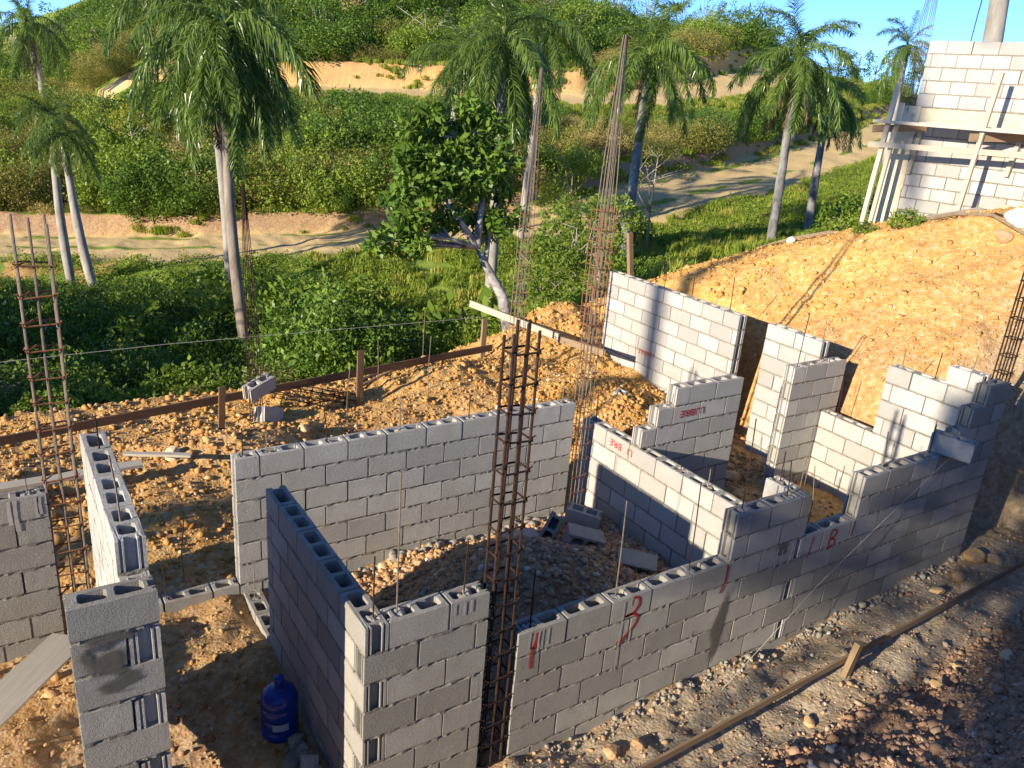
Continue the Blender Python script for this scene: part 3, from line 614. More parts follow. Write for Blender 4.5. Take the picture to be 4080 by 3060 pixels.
# rods standing on the floors
for x, y, l, wh in [(4.5, 1.0, .9, 'tallest, in the room behind the window notch'), (4.75, 1.35, .8, 'between the window notch and the square pier'), (5.05, .75, .7, 'before the stepping down wall'), (4.3, 2.5, .8, 'just past the end of the stepped wall'), (3.4, 1.2, .8, 'in the shade of the stepped wall'),
        (.55, .62, .62, 'in the gravel behind the long wall'), (-.55, .9, .5, 'in the gravel beside the shaded wall'), (-1.55, 3.05, .6, 'by the single foundation course'), (1.0, 5.6, .75, 'between the stake and the beige wall'), (1.6, 6.0, .8, 'next to the dry branches'), (2.2, 5.6, .9, 'behind the upright loose block'), (2.5, 6.4, .8, 'beside the long batter board'),
        (4.1, 5.8, .6, 'before the pale batter board'), (3.3, 5.3, .5, 'shortest, near the tapering cage'), (4.9, 5.2, .8, 'in front of the tall pale wall')]:
    z = gz(x, y); m = MB(); m.tube([(0, 0, -.15), (random.uniform(-.02, .02), random.uniform(-.02, .02), l / 2), (random.uniform(-.05, .05), random.uniform(-.05, .05), l)], 0.0052, 6)
    ro = m.build('steel_rod', M['steel_grey'], None, loc=(x, y, z)); tag(ro, 'thin steel starter rod ' + wh, 'rebar', 'starter rods standing in the dirt')

# lettering and paint on the walls
def text_mesh(txt, size, name='lettering'):
    cu = bpy.data.curves.new(name, 'FONT'); cu.body = txt; cu.size = size; cu.align_x = 'CENTER'; cu.align_y = 'CENTER'; cu.extrude = 0.0006; cu.space_character = 1.12
    o = bpy.data.objects.new('tmp', cu); COL.objects.link(o); bpy.context.view_layer.update()
    me = bpy.data.meshes.new_from_object(o.evaluated_get(bpy.context.evaluated_depsgraph_get())); bpy.data.objects.remove(o); bpy.data.curves.remove(cu)
    me.materials.clear(); me.materials.append(M['paint']); a = me.attributes.new('cover', 'FLOAT', 'POINT'); a.data.foreach_set('value', np.full(len(me.vertices), 0.85, np.float32)); return me
def put_text(root, txt, size, center, normal):
    """upside down stencil"""
    n = Vector(normal); up = Vector((0, 0, -1)); rt = up.cross(n)
    mw = Matrix(((rt.x, up.x, n.x, center[0]), (rt.y, up.y, n.y, center[1]), (rt.z, up.z, n.z, center[2]), (0, 0, 0, 1)))
    o = link('lettering', text_mesh(txt, size), root); o.matrix_local = root.matrix_world.inverted() @ mw
put_text(WE, 'LLIBRE', 0.115, (5.6765, 5.10, -0.205), (-1, 0, 0))
put_text(WD, 'LLIBRE', 0.115, (3.51, 1.9965, 0.335), (0, -1, 0))
put_text(WC, 'LI  BRE', 0.115, (2.8165, 2.29, -0.09), (-1, 0, 0))
def ribbon(root, name, pts, width, face_y, material, cover=0.95, soft=0.5):
    """brush or spray line on a wall that faces -y: pts are (x, z); feathered edges"""
    P = []
    pts = [Vector((p[0], p[1])) for p in pts]
    for i in range(len(pts) - 1):
        for t in range(6):
            p0, p1, p2, p3 = pts[max(i - 1, 0)], pts[i], pts[i + 1], pts[min(i + 2, len(pts) - 1)]; u = t / 6
            P.append(0.5 * ((2 * p1) + (p2 - p0) * u + (2 * p0 - 5 * p1 + 4 * p2 - p3) * u * u + (3 * p1 - p0 - 3 * p2 + p3) * u ** 3))
    P.append(pts[-1]); V = []; F = []; cov = []
    for i, p in enumerate(P):
        d = P[min(i + 1, len(P) - 1)] - P[max(i - 1, 0)]; d = d.normalized() if d.length > 1e-9 else Vector((0, 1)); nn = Vector((-d.y, d.x)); w = width * random.uniform(0.85, 1.15)
        for s, c in ((-1, 0), (-soft, 1), (soft, 1), (1, 0)):
            V.append(into(root, (p.x + nn.x * s * w, face_y, p.y + nn.y * s * w))); cov.append(c * cover)
    for i in range(len(P) - 1):
        for j in range(3): a = i * 4 + j; F.append((a, a + 4, a + 5, a + 1))
    link(name, np_mesh(name, V, F, material, False, {'cover': cov}), root)
FY = -0.0038
def patch(root, name, cx, cz, wx, wz, face_y, material, cover, seed, skew=0.0):
    rg = np.random.default_rng(seed); nx, nz = 14, 18; V = []; F = []; cov = []; off = rg.uniform(0, 50)
    for j in range(nz + 1):
        for i in range(nx + 1):
            u, v = i / nx * 2 - 1, j / nz * 2 - 1; r = math.hypot(u, v) + 0.9 * float(fbm(np.array([u * 1.6 + off]), np.array([v * 1.6]), 3)[0])
            V.append(into(root, (cx + u * wx + skew * v * wz, face_y, cz + v * wz))); cov.append(cover * float(sst(0.95, 0.45, r)))
    for j in range(nz):
        for i in range(nx): a = j * (nx + 1) + i; F.append((a, a + 1, a + nx + 2, a + nx + 1))
    link(name, np_mesh(name, V, F, material, False, {'cover': cov}), root)
ribbon(W1, 'paint_mark', [(.16, -.03), (.15, -.10), (.125, -.16)], .022, FY, M['paint']); ribbon(W1, 'paint_mark', [(.125, -.14), (.115, -.24), (.12, -.32)], .018, FY, M['paint'], .7)
ribbon(W1, 'paint_mark', [(1.02, -.01), (1.075, -.035), (1.08, -.10), (1.03, -.15), (.955, -.165), (1.02, -.155), (1.085, -.20), (1.065, -.27), (1.0, -.33), (.92, -.41)], .013, FY, M['paint'])
ribbon(W1, 'paint_mark', [(.915, -.37), (.905, -.44)], .014, FY, M['paint'], .5)
ribbon(W1, 'paint_mark', [(2.03, -.02), (2.025, -.15), (1.98, -.27)], .012, FY, M['paint'])
ribbon(W1, 'paint_mark', [(3.10, -.02), (3.085, -.13), (3.065, -.23)], .010, FY, M['paint'], .8)
ribbon(W1, 'paint_mark', [(3.69, -.01), (3.675, -.16)], .011, FY, M['paint'])
ribbon(W1, 'paint_mark', [(3.345, -.20), (3.355, -.04), (3.41, -.035), (3.43, -.08), (3.365, -.115), (3.42, -.13), (3.42, -.19), (3.325, -.215)], .011, FY, M['paint'])
patch(W1, 'damp_stain', 2.05, -.62, .09, .38, FY + .0006, M['stain'], 1.25, 1, .12); patch(W1, 'damp_stain', 2.68, -.04, .10, .07, FY + .0006, M['stain'], .8, 2)
patch(WP, 'damp_stain', -2.44, .715, .13, .06, .1365, M['stain'], 1.3, 3); patch(WP, 'damp_stain', -2.47, .585, .13, .12, .1365, M['stain'], 1.4, 4); patch(WP, 'damp_stain', -2.42, .44, .16, .06, .1365, M['stain'], 1.1, 5)
for x, w_ in ((2.14, .42), (2.17, .40), (2.11, .38)): ribbon(W1, 'mortar_drip', [(x, .40), (x + .005, .33), (x, .25)], .009, FY - .0008, M['drip'] , 1)
for x, zt, ln in ((.09, -.01, .14), (.2, -.02, .16), (.25, -.02, .14), (.17, -.02, .17), (.93, -.02, .62), (1.0, -.01, .07), (1.03, -.3, .12), (1.72, -.55, .12), (2.63, -.02, .2), (2.7, -.05, .25)):
    ribbon(W1, 'mortar_drip', [(x, zt), (x - .004, zt - ln * .5), (x - .006, zt - ln)], .007, FY - .0008, M['drip'])
for x, ln in ((-.52, .08), (-.45, .1), (-.4, .09)): ribbon(W0, 'mortar_drip', [(x, .41), (x - .003, .41 - ln)], .007, FY - .0008, M['drip'])
for x, ln in ((-2.8, .2), (-2.76, .26), (-2.62, .17), (-2.60, .15)): ribbon(WLW, 'mortar_drip', [(x, .28), (x - .003, .28 - ln * .5), (x, .28 - ln)], .014, 2.7455, M['drip'])

# ------------------------------------------------------------------ upper building behind the embankment
dirv = Vector((0.18, -0.984, 0)).normalized(); nrm = Vector((-dirv.y, dirv.x, 0)) * -1
UB0 = Vector((11.15, 5.05, 0))
fr = Matrix(((dirv.x, -dirv.y, 0, UB0.x), (dirv.y, dirv.x, 0, UB0.y), (0, 0, 1, 0), (0, 0, 0, 1)))
g2 = 'walls of the upper building'
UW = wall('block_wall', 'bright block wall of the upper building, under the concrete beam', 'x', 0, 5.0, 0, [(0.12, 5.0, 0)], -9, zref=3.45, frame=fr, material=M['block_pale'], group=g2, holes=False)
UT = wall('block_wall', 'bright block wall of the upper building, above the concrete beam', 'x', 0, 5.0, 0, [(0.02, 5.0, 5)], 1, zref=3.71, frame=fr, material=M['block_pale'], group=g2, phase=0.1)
b = MB(); b.box((2.5, 0, 3.58), (5.04, 0.165, 0.245)); ob = b.build('concrete_beam', M['plaster'], None); ob.matrix_world = fr; tag(ob, 'sandy concrete ring beam across the upper building wall', 'beam')
b = MB(); pv = [(-0.30 + random.uniform(-.02, .02), z) for z in np.linspace(1.2, 3.72, 12)]
for i, (xa, z) in enumerate(pv[:-1]): b.box((( -0.27 + 0.12) / 2 + random.uniform(-.012, .012), 0, (z + pv[i + 1][1]) / 2), (0.40, 0.2 + random.uniform(-.01, .01), pv[i + 1][1] - z + 0.004))
ob = b.build('concrete_column', M['plaster'], None); ob.matrix_world = fr; tag(ob, 'rough pale concrete corner column of the upper building', 'column')
def board(name, label, a, b_, w, t, material, up=(0, 0, 1), parent=None, cat='plank', group=None):
    a, b_ = Vector(a), Vector(b_); d = b_ - a; x = d.normalized(); z = Vector(up); z = (z - x * z.dot(x)).normalized(); y = z.cross(x); L_ = d.length
    n = 5; V = []; F = []
    for i in range(n + 1):
        xx = L_ * i / n; wob = random.uniform(-.004, .004)
        for yy, zz in ((-t / 2, -w / 2), (t / 2, -w / 2), (t / 2, w / 2), (-t / 2, w / 2)): V.append((xx, yy + wob, zz + random.uniform(-.0015, .0015)))
    for i in range(n):
        for j in range(4): p = i * 4; F.append((p + j, p + 4 + j, p + 4 + (j + 1) % 4, p + (j + 1) % 4))
    F.append((0, 1, 2, 3)); F.append((n * 4 + 3, n * 4 + 2, n * 4 + 1, n * 4))
    o = link(name, np_mesh(name, V, F, material), None)
    mw = Matrix(((x.x, y.x, z.x, a.x), (x.y, y.y, z.y, a.y), (x.z, y.z, z.z, a.z), (0, 0, 0, 1)))
    if parent is not None: o.parent = parent; o.matrix_local = parent.matrix_world.inverted() @ mw
    else: o.matrix_world = mw; tag(o, label, cat, group)
    return o
sroot = empty('scaffold', (10.6, 4.7, gz(10.4, 4.5))); tag(sroot, 'rough timber scaffold of poles and planks against the upper building', 'scaffold'); bpy.context.view_layer.update()
U = lambda u, v, z: fr @ Vector((u, v, z))   # along the wall, out of the wall (negative is towards the sun), height
def sb(a, b_, w, t, m=M['wood'], nm='plank', up=(0, 0, 1)): board(nm, None, U(*a), U(*b_), w, t, M[m] if isinstance(m, str) else m, up, sroot)
sb((-0.20, -0.72, 1.25), (-0.12, -0.62, 4.05), 0.08, 0.045, 'wood_pale', nm='pole', up=(0, 1, 0))
sb((-0.06, -0.70, 1.25), (0.0, -0.58, 3.75), 0.07, 0.045, 'wood_pale', nm='pole', up=(0, 1, 0))
sb((1.30, -0.72, 1.55), (1.42, -0.64, 4.28), 0.07, 0.045, 'wood_pale', nm='pole', up=(0, 1, 0))
sb((0.18, -0.12, 2.6), (0.22, -0.12, 3.4), 0.07, 0.045, 'wood_pale', nm='pole', up=(0, 1, 0)); sb((1.72, -0.13, 2.75), (1.78, -0.13, 3.42), 0.07, 0.045, 'wood_pale', nm='pole', up=(0, 1, 0))
sb((-0.32, -0.78, 3.30), (0.34, -0.02, 3.40), 0.12, 0.045, 'wood'); sb((1.25, -0.78, 3.30), (1.85, -0.08, 3.36), 0.12, 0.045, 'wood')
sb((-0.35, -0.66, 3.43), (5.0, -0.66, 3.45), 0.05, 0.24, 'wood_pale'); sb((0.3, -0.36, 3.45), (5.0, -0.36, 3.47), 0.045, 0.24, 'wood_pale')
sb((-0.36, -0.74, 3.05), (2.3, -0.62, 3.12), 0.09, 0.03, 'wood_pale')

# ------------------------------------------------------------------ rebar cages
def cage(name, label, x, y, z0, z1, sx, sy, bars, tie_step, mbar, mtie, conv=None, rr=0.0075, lean=(0, 0), tie_to=None, hook=True, group='rebar column cages'):
    root = empty(name, (x, y, z0)); tag(root, label, 'rebar cage', group)
    Hh = z1 - z0; rg = random.Random(len(label) * 3 + int(abs(x) * 100))
    pos = []
    nx = bars // 2
    for i in range(nx):
        for s in (-1, 1): pos.append((-sx / 2 + sx * i / (nx - 1), s * sy / 2))
    for bx, by in pos:
        pts = []
        for t in np.linspace(0, 1, 9):
            f = 1.0
            if conv and t > conv: f = 1 - 0.82 * (t - conv) / (1 - conv)
            pts.append((bx * f + lean[0] * t + rg.uniform(-.004, .004), by * f + lean[1] * t + rg.uniform(-.004, .004), t * Hh * (1 if conv else rg.uniform(0.97, 1.0))))
        m = MB(); m.tube(pts, rr, 6); m.build('bar', mbar, root)
    z = 0.06; tt = tie_to if tie_to else (conv or 0.86)
    while z < Hh * tt:
        t = z / Hh; ox, oy = lean[0] * t, lean[1] * t; ax, ay = sx / 2 + 0.012, sy / 2 + 0.012; tl = rg.uniform(-.02, .02); c = 0.02
        loop = [(-ax + c, -ay), (ax - c, -ay), (ax, -ay + c), (ax, ay - c), (ax - c, ay), (-ax + c, ay), (-ax, ay - c), (-ax, -ay + c), (-ax + c, -ay - .004)]
        m = MB(); m.tube([(px + ox, py + oy, z + tl * px / ax * .5 + i * .0008) for i, (px, py) in enumerate(loop)], rr * 0.72, 5)
        if hook: m.tube([(-ax + ox, -ay + c + oy, z), (-ax + .05 + ox, -ay + .06 + oy, z + .012), (-ax + .075 + ox, -ay + .085 + oy, z + .025)], rr * 0.7, 5)
        for sx_ in (-1, 1): m.tube([(sx_ * ax * .96 + ox, -ay + oy - .004, z - .012), (sx_ * ax + ox, -ay * .9 + oy, z + .012), (sx_ * ax * 1.1 + ox, -ay + oy - .01, z + .03)], rr * 0.55, 4)
        m.build('tie', mtie, root); z += tie_step * rg.uniform(0.9, 1.1)
    return root
cage('rebar_cage', 'dark rusted rebar cage standing in the gap of the front walls', -0.135, 0.075, -1.3, 2.2, 0.175, 0.11, 6, 0.19, M['rust'], M['rust'], rr=0.010, tie_to=0.95)
cage('rebar_cage', 'tall tapering rebar cage at the corner of the gravel room', 2.66, 2.82, -1.1, 4.02, 0.16, 0.11, 8, 0.2, M['steel_grey'], M['rust_orange'], conv=0.68, rr=0.0055)
cage('rebar_cage', 'bare rebar cage beside the low wall with mortar drips', -2.44, 2.82, -1.1, 2.42, 0.21, 0.10, 6, 0.205, M['steel_grey'], M['rust_orange'], rr=0.0095, tie_to=0.92)
cage('rebar_cage', 'tall tapering rebar cage behind the leaning lichen trunk', 3.72, 5.85, -0.9, 3.75, 0.17, 0.11, 8, 0.19, M['steel_grey'], M['rust_orange'], conv=0.6, lean=(0.12, 0.05), rr=0.0052)
cage('rebar_cage', 'tapering rebar cage rising in front of the big palm trunk', -0.1, 5.78, -0.9, 2.2, 0.13, 0.10, 6, 0.2, M['rust'], M['rust'], conv=0.5, lean=(-0.05, 0.1), rr=0.005)
cage('rebar_cage', 'short wide rebar cage at the end of the tall pale wall', 5.62, 6.42, -1.0, 1.85, 0.30, 0.26, 8, 0.17, M['rust_orange'], M['rust_orange'], tie_to=0.94)
cage('rebar_cage', 'rebar cage beyond the far corner of the long wall', 6.35, 0.32, -1.1, 2.3, 0.16, 0.10, 6, 0.2, M['rust'], M['rust'], rr=0.0085, tie_to=0.95)
cg = cage('rebar_cage', 'rebar cage on the corner of the upper building', 11.12, 5.2, 3.6, 6.4, 0.16, 0.16, 8, 0.2, M['steel_grey'], M['rust'], conv=0.5, rr=0.005)
lc = cage('rebar_cage', 'short rebar cage lying tilted on the dirt', 0.25, 6.35, gz(.25, 6.35) + .22, gz(.25, 6.35) + 1.35, 0.18, 0.14, 6, 0.15, M['rust'], M['rust'], tie_to=0.95)
lc.rotation_euler = (R(0), R(98), R(-28))
for i, (u, ln) in enumerate(((0.62, .9), (2.05, 1.5))):
    P = U(u, 0, 4.76); m = MB(); m.tube([(0, 0, -.2), (.02, 0, ln / 2), (.05, 0, ln)], 0.008, 6); tag(m.build('steel_rod', M['rust'], None, loc=P), ['short', 'long'][i] + ' steel rod rising from the top of the upper wall', 'rebar')

# ------------------------------------------------------------------ timber, loose blocks and other things on the site
gb = 'batter boards and stakes'
board('batter_board', 'long dark batter board along the valley side of the site', (-5.2, 5.42, -0.50), (3.62, 6.30, -0.27), 0.10, 0.028, M['wood_dark'], cat='board', group=gb)
board('wood_stake', 'dark stake nailed to the long batter board, nearer the narrow lit wall', (-0.60, 5.62, -1.05), (-0.55, 5.60, -0.11), 0.075, 0.035, M['wood_dark'], up=(1, 0, 0), cat='stake', group=gb)
board('wood_stake', 'dark stake on the long batter board beside the lying rebar cage', (1.28, 5.86, -0.95), (1.30, 5.86, 0.06), 0.085, 0.035, M['wood_dark'], up=(1, 0, 0), cat='stake', group=gb)
board('wood_stake', 'brown stake where the two batter boards meet', (3.72, 6.72, -0.9), (3.72, 6.72, 0.06), 0.085, 0.045, M['wood'], up=(1, 0, 0), cat='stake', group=gb)
board('batter_board', 'pale sunlit batter board ending near the lichen trunk', (4.05, 7.75, 0.02), (4.62, 5.95, -0.10), 0.11, 0.028, M['wood_pale'], cat='board', group=gb)
board('batter_board', 'brown board continuing the pale batter board towards the tall wall', (4.60, 6.02, -0.13), (4.95, 5.2, -0.16), 0.10, 0.028, M['wood'], cat='board', group=gb)
board('batter_board', 'long thin batter board along the near trench', (-0.3, -0.66, -0.94), (7.6, -0.50, -0.80), 0.055, 0.022, M['wood'], cat='board', group=gb)
board('wood_stake', 'short splintered stake on the near trench board', (2.98, -0.62, -1.3), (3.06, -0.66, -0.68), 0.07, 0.05, M['wood'], up=(1, 0, 0), cat='stake', group=gb)
board('wood_stake', 'leaning pale post behind the tall pale wall', (6.95, 7.0, 0.1), (6.85, 7.15, 1.25), 0.09, 0.07, M['wood'], up=(1, 0, 0), cat='stake', group=gb)
board('plank', 'grey plank laid across behind the bare rebar cage', (-4.6, 4.55, -0.47), (-1.62, 4.60, -0.46), 0.035, 0.14, M['wood_pale'])
board('plank', 'short offcut lying on the end of the grey plank', (-1.75, 4.85, -0.43), (-1.15, 4.52, -0.42), 0.025, 0.07, M['wood_pale'])
board('plank', 'wide pale plank leaning by the foot of the damp pier', (-2.52, 2.42, -0.80), (-3.35, 1.35, -0.72), 0.022, 0.30, M['wood_pale'])
board('plank', 'pale plank beyond the far end of the long wall', (6.75, 0.62, -0.93), (8.2, 0.80, -0.60), 0.03, 0.13, M['wood_pale'])
board('plank', 'short pale plank stub at the far corner of the long wall', (6.25, 0.42, -0.95), (6.85, 0.58, -0.95), 0.03, 0.12, M['wood_pale'])
board('plank', 'plank lying on the embankment below the scaffold', (9.9, 3.6, gz(9.9, 3.6) + .05), (10.7, 3.25, gz(10.7, 3.25) + .06), 0.035, 0.15, M['wood_pale'])
board('plank', 'small plank under the scaffold pole', (9.75, 3.75, gz(9.75, 3.75) + .03), (10.2, 3.72, gz(10.2, 3.72) + .03), 0.03, 0.12, M['wood'])
m = MB(); m.tube([(6.12, .35, -1.15), (6.22, .42, .05)], .035, 12); tag(m.build('pipe', M['pvc'], None), 'grey plastic pipe standing at the far corner of the long wall', 'pipe')
def cord(name, label, pts, r, material, cat): m = MB(); m.tube(pts, r, 5); tag(m.build(name, material, None), label, cat)
cord('string', 'pale string slanting down the face of the long wall', [(5.02, -.03, .40), (4.2, -.05, .0), (3.2, -.10, -.47), (1.9, -.22, -1.12)], .0022, M['string'], 'string')
cord('string', 'thin white line stretched over the valley edge', [(-6, 6.1, .22), (-1, 6.4, .22), (3.7, 6.7, .10)], .003, M['string'], 'string')
def branch(label, pts, r, material=None):
    m = MB(); n = len(pts); m.tube(pts, [r * (1 - .6 * i / (n - 1)) for i in range(n)], 7); tag(m.build('branch', material or M['twig'], None), label, 'branch')
gp = lambda x, y, dz=0.0: (x, y, gz(x, y) + dz)
branch('long bent branch lying beside the white bag', [gp(9.3, 3.35, .06), gp(9.15, 2.8, .08), gp(9.0, 2.2, .08), gp(8.8, 1.5, .06), gp(8.7, 1.0, .05)], .035)
branch('thin dark stick on top of the embankment', [gp(8.6, 4.3, .05), gp(8.3, 4.7, .06), gp(8.1, 5.2, .05)], .02)
branch('stick lying across another stick on the embankment', [gp(8.9, 4.6, .06), gp(8.4, 4.9, .07), gp(8.0, 5.3, .04)], .018)
branch('dry pale branch on the dirt behind the beige wall', [gp(1.5, 6.4, .06), gp(2.2, 6.75, .09), gp(3.0, 6.95, .05)], .03)
branch('second dry branch lying along the first behind the beige wall', [gp(1.35, 6.2, .05), gp(2.1, 6.5, .07), gp(2.9, 6.8, .04)], .028)
cord('cable', 'dark cable drooping across the embankment top', [gp(9.9, 4.3, .06), gp(9.6, 3.6, .04), gp(9.4, 2.9, .04), gp(9.1, 2.2, .05), gp(9.0, 1.6, .06)], .011, M['rust'], 'cable')
def lump(name, label, cat, loc, s, material, seed, flat=0.7, group=None):
    rg = random.Random(seed); bm = bmesh.new(); bmesh.ops.create_icosphere(bm, subdivisions=2, radius=1)
    o3 = [Vector((rg.uniform(-1, 1), rg.uniform(-1, 1), rg.uniform(-1, 1))).normalized() for _ in range(9)]; ds = [rg.uniform(.55, .95) for _ in o3]
    for v in bm.verts:
        for n, d in zip(o3, ds):
            e = v.co.dot(n) - d
            if e > 0: v.co -= n * e
        v.co *= rg.uniform(.96, 1.04)
    me = bpy.data.meshes.new(name); bm.to_mesh(me); bm.free(); me.materials.append(material)
    if material is M['stone']:
        for an, val in (('tint', rg.uniform(.5, .95)), ('hue', rg.uniform(.35, .8))):
            a = me.attributes.new(an, 'FLOAT', 'POINT'); a.data.foreach_set('value', np.full(len(me.vertices), val, np.float32))
    o = link(name, me, None, loc, (rg.uniform(-.4, .4), rg.uniform(-.4, .4), rg.uniform(0, 6)), (s * rg.uniform(.85, 1.2), s * rg.uniform(.8, 1.1), s * flat)); return tag(o, label, cat, group)
gr = 'loose rocks on the site'
for i, (x, y, s, lab) in enumerate([(5.95, -.12, .13, 'sunlit tan rock at the far corner of the long wall'), (6.1, -.25, .10, 'smaller tan rock beside the corner rock'), (5.4, -.25, .09, 'tan rock at the foot of the long wall beside the corner'),
    (4.95, -.3, .07, 'small rock near the far foot of the long wall'), (.75, -.28, .075, 'rounded tan rock at the near foot of the long wall'), (.95, -.35, .06, 'pale rock beside the rounded tan rock'),
    (1.05, -.95, .055, 'orange rock below the trench board'), (2.35, -.8, .06, 'upright tan rock on the trench board'), (4.3, -1.3, .09, 'white rock on the near bank'), (4.05, -1.05, .07, 'flat pale rock on the near bank'),
    (3.55, -1.15, .085, 'grey rock beside the flat pale rock'), (-.85, 2.55, .06, 'pale rubble rock at the left foot of the beige wall'), (-.45, 2.62, .07, 'rubble rock with lime at the foot of the beige wall'), (-.1, 2.62, .06, 'ochre rubble rock at the foot of the beige wall'),
    (.2, 2.66, .055, 'small ochre rock at the foot of the beige wall'), (.5, 2.66, .05, 'limey rock at the foot of the beige wall'), (5.0, 2.6, .10, 'rubble rock beside the square pier'), (4.85, 2.4, .13, 'large pale rubble rock before the square pier'),
    (-1.25, 4.95, .11, 'round brown boulder on the dirt behind the walls'), (.3, 5.2, .10, 'round tan boulder beside the lying rebar cage'), (8.8, 1.9, .14, 'chunky tan rock on the embankment top'), (9.9, 2.2, .11, 'pale stone near the upper wall'), (10.1, 2.6, .1, 'yellowish flat stone on the embankment top'), (9.2, 2.6, .12, 'tan rock beside the long bent branch')]):
    lump('rock', lab, 'rock', (x, y, gz(x, y) + s * .25), s, M['stone'], 40 + i, group=gr)
# rows of mortar rubble along the wall feet
def rubble_row(label, a, b_, n, s, seed):
    rg = np.random.default_rng(seed); V = []; t = rg.uniform(0, 1, n); x = a[0] + (b_[0] - a[0]) * t + rg.normal(0, .03, n); y = a[1] + (b_[1] - a[1]) * t + rg.normal(0, .03, n); z = height(x, y); sz = s * np.exp(rg.normal(0, .45, n))
    J = ICO[None] * (1 + rg.normal(0, .2, (n, 12, 1))) * sz[:, None, None]; V = (J + np.stack([x, y, z + sz * .3], -1)[:, None]).reshape(-1, 3)
    F = (ICF[None] + (np.arange(n) * 12)[:, None, None]).reshape(-1, 3)
    tag(link('mortar_rubble', np_mesh('mortar_rubble', V, F, M['grout'])), label, 'rubble', kind='stuff')
rubble_row('grey mortar rubble along the foot of the long wall', (0.3, -.06), (5.9, -.05), 380, .013, 3)
rubble_row('limey mortar rubble along the foot of the beige wall', (-.95, 2.66), (2.4, 2.69), 260, .024, 4)
rubble_row('mortar rubble along the foot of the diagonal shadow wall', (2.74, .3), (2.72, 2.7), 150, .02, 5)
rubble_row('broken block bits at the foot of the shaded wall by the jug', (-1.22, .3), (-1.25, .9), 60, .035, 6)
# white bag
bag = lump('plastic_bag', 'crumpled white bag on the embankment beside the long branch', 'bag', (9.05, 1.85, gz(9.05, 1.85) + .12), .2, M['plastic_white'], 5, .75)
lump('plastic_bag', 'small crumpled white bag among sticks on the embankment', 'bag', (8.25, 4.85, gz(8.25, 4.85) + .05), .09, M['plastic_white'], 8, .8)
# loose blocks
gl = 'loose concrete blocks'
def loose(label, x, y, z, rot, length=.393, mt=None):
    me = block_mesh(length, True, True, True, mt or M['block'], 0); o = link('concrete_block', me, None, (x, y, z), rot); return tag(o, label, 'block', gl)
loose('sunlit loose block lying behind the heap in the gravel room', 1.62, 2.42, gz(1.62, 2.42) + .02, (R(88), 0, R(-12)), mt=M['block_pale'])
loose('tilted loose block leaning up on another block', 1.98, 2.28, gz(1.98, 2.28) + .06, (R(20), R(-48), R(20)))
loose('loose block lying with its open cells towards the long wall', 2.16, 1.98, gz(2.16, 1.98) + .10, (R(100), R(14), R(-28)))
loose('pale loose block wedged at the foot of the diagonal shadow wall', 2.45, 2.35, gz(2.45, 2.35) + .02, (R(8), R(6), R(-50)), mt=M['block_pale'])
loose('single loose block tipped on its side beside the diagonal shadow wall', 2.42, 1.42, gz(2.42, 1.42) + .08, (R(112), R(6), R(-40)))
loose('loose block half hidden behind the long wall', 1.18, .5, gz(1.18, .5) + .14, (R(70), R(10), R(10)))
loose('loose block set crosswise on top of the long wall', 5.0, -.03, .425, (0, 0, R(105)), mt=M['block_pale'])
loose('upright loose block on the dirt behind the beige wall', 2.15, 4.62, gz(2.15, 4.62) + .02, (0, 0, R(-50)), mt=M['block_pale'])
loose('block threaded on the bars of the cage before the big palm', -.06, 5.78, -.33, (R(10), R(-13), R(24)), mt=M['block_pale'])
loose('block leaning low against the cage before the big palm', .02, 5.70, -.70, (R(-14), R(22), R(35)), mt=M['block_pale'])
loose('grey block shard lying in the left room', -2.75, 1.0, gz(-2.75, 1.0) + .02, (R(25), R(30), R(30)), .2)
loose('half block lying behind the rebar cage by the tall wall', 4.55, 4.35, gz(4.55, 4.35) + .0, (R(10), 0, R(30)), .2, mt=M['block_pale'])
gs = 'broken block shards'
def shard(label, x, y, dz, rot, d, mt):
    m = MB(); m.box((0, 0, 0), d); bmv = [tuple(np.array(v) * (1 + random.uniform(-.12, .12))) for v in m.v]; m.v = bmv
    tag(m.build('block_shard', mt, None, loc=(x, y, gz(x, y) + dz), rot=rot), label, 'shard', gs)
shard('grey block shard stuck upright in the gravel heap', .12, 1.62, .08, (R(10), R(-25), R(40)), (.10, .03, .26), M['block'])
shard('white block shard by the single foundation course', -2.05, 2.35, .04, (R(10), R(15), R(20)), (.14, .09, .07), M['block_pale'])
shard('flat block shard under the blue jug', -1.3, .78, .05, (R(25), R(8), R(50)), (.30, .09, .035), M['block'])
shard('block shard at the near foot of the shaded wall', -1.27, .55, .05, (R(15), R(-20), R(70)), (.26, .12, .035), M['block'])
shard('block shard lying against the shaded wall corner', -1.2, .3, .05, (R(-15), R(20), R(30)), (.22, .14, .04), M['block'])
shard('bluish block shard on the dark floor by the damp pier', -2.85, .55, .05, (R(15), R(20), R(60)), (.2, .12, .09), M['block'])

# blue water jug
jr = empty('water_jug', (-1.31, 1.08, gz(-1.31, 1.08) - .01), R(20)); tag(jr, 'blue plastic water jug with a capped neck against the shaded wall', 'jug')
m = MB(); prof = [(.10, 0), (.125, .012), (.132, .03), (.132, .075), (.126, .085), (.126, .095), (.133, .105), (.133, .17), (.127, .18), (.127, .19), (.133, .20), (.133, .265), (.127, .275), (.127, .285), (.133, .295), (.130, .345), (.112, .385), (.075, .405), (.045, .41), (.034, .415), (.032, .425)]
m.lathe(prof, n=40); m.build('body', M['jug'], jr, True)
m = MB(); m.lathe([(.031, .40), (.031, .46), (.034, .462), (.034, .50), (.03, .506)], n=28); m.build('cap', M['jug_cap'], jr, True)
V = []; F = []
for i in range(9):
    a = R(-150) + R(50) * i / 8
    for z in (.125, .185): V.append((.1345 * math.cos(a), .1345 * math.sin(a), z))
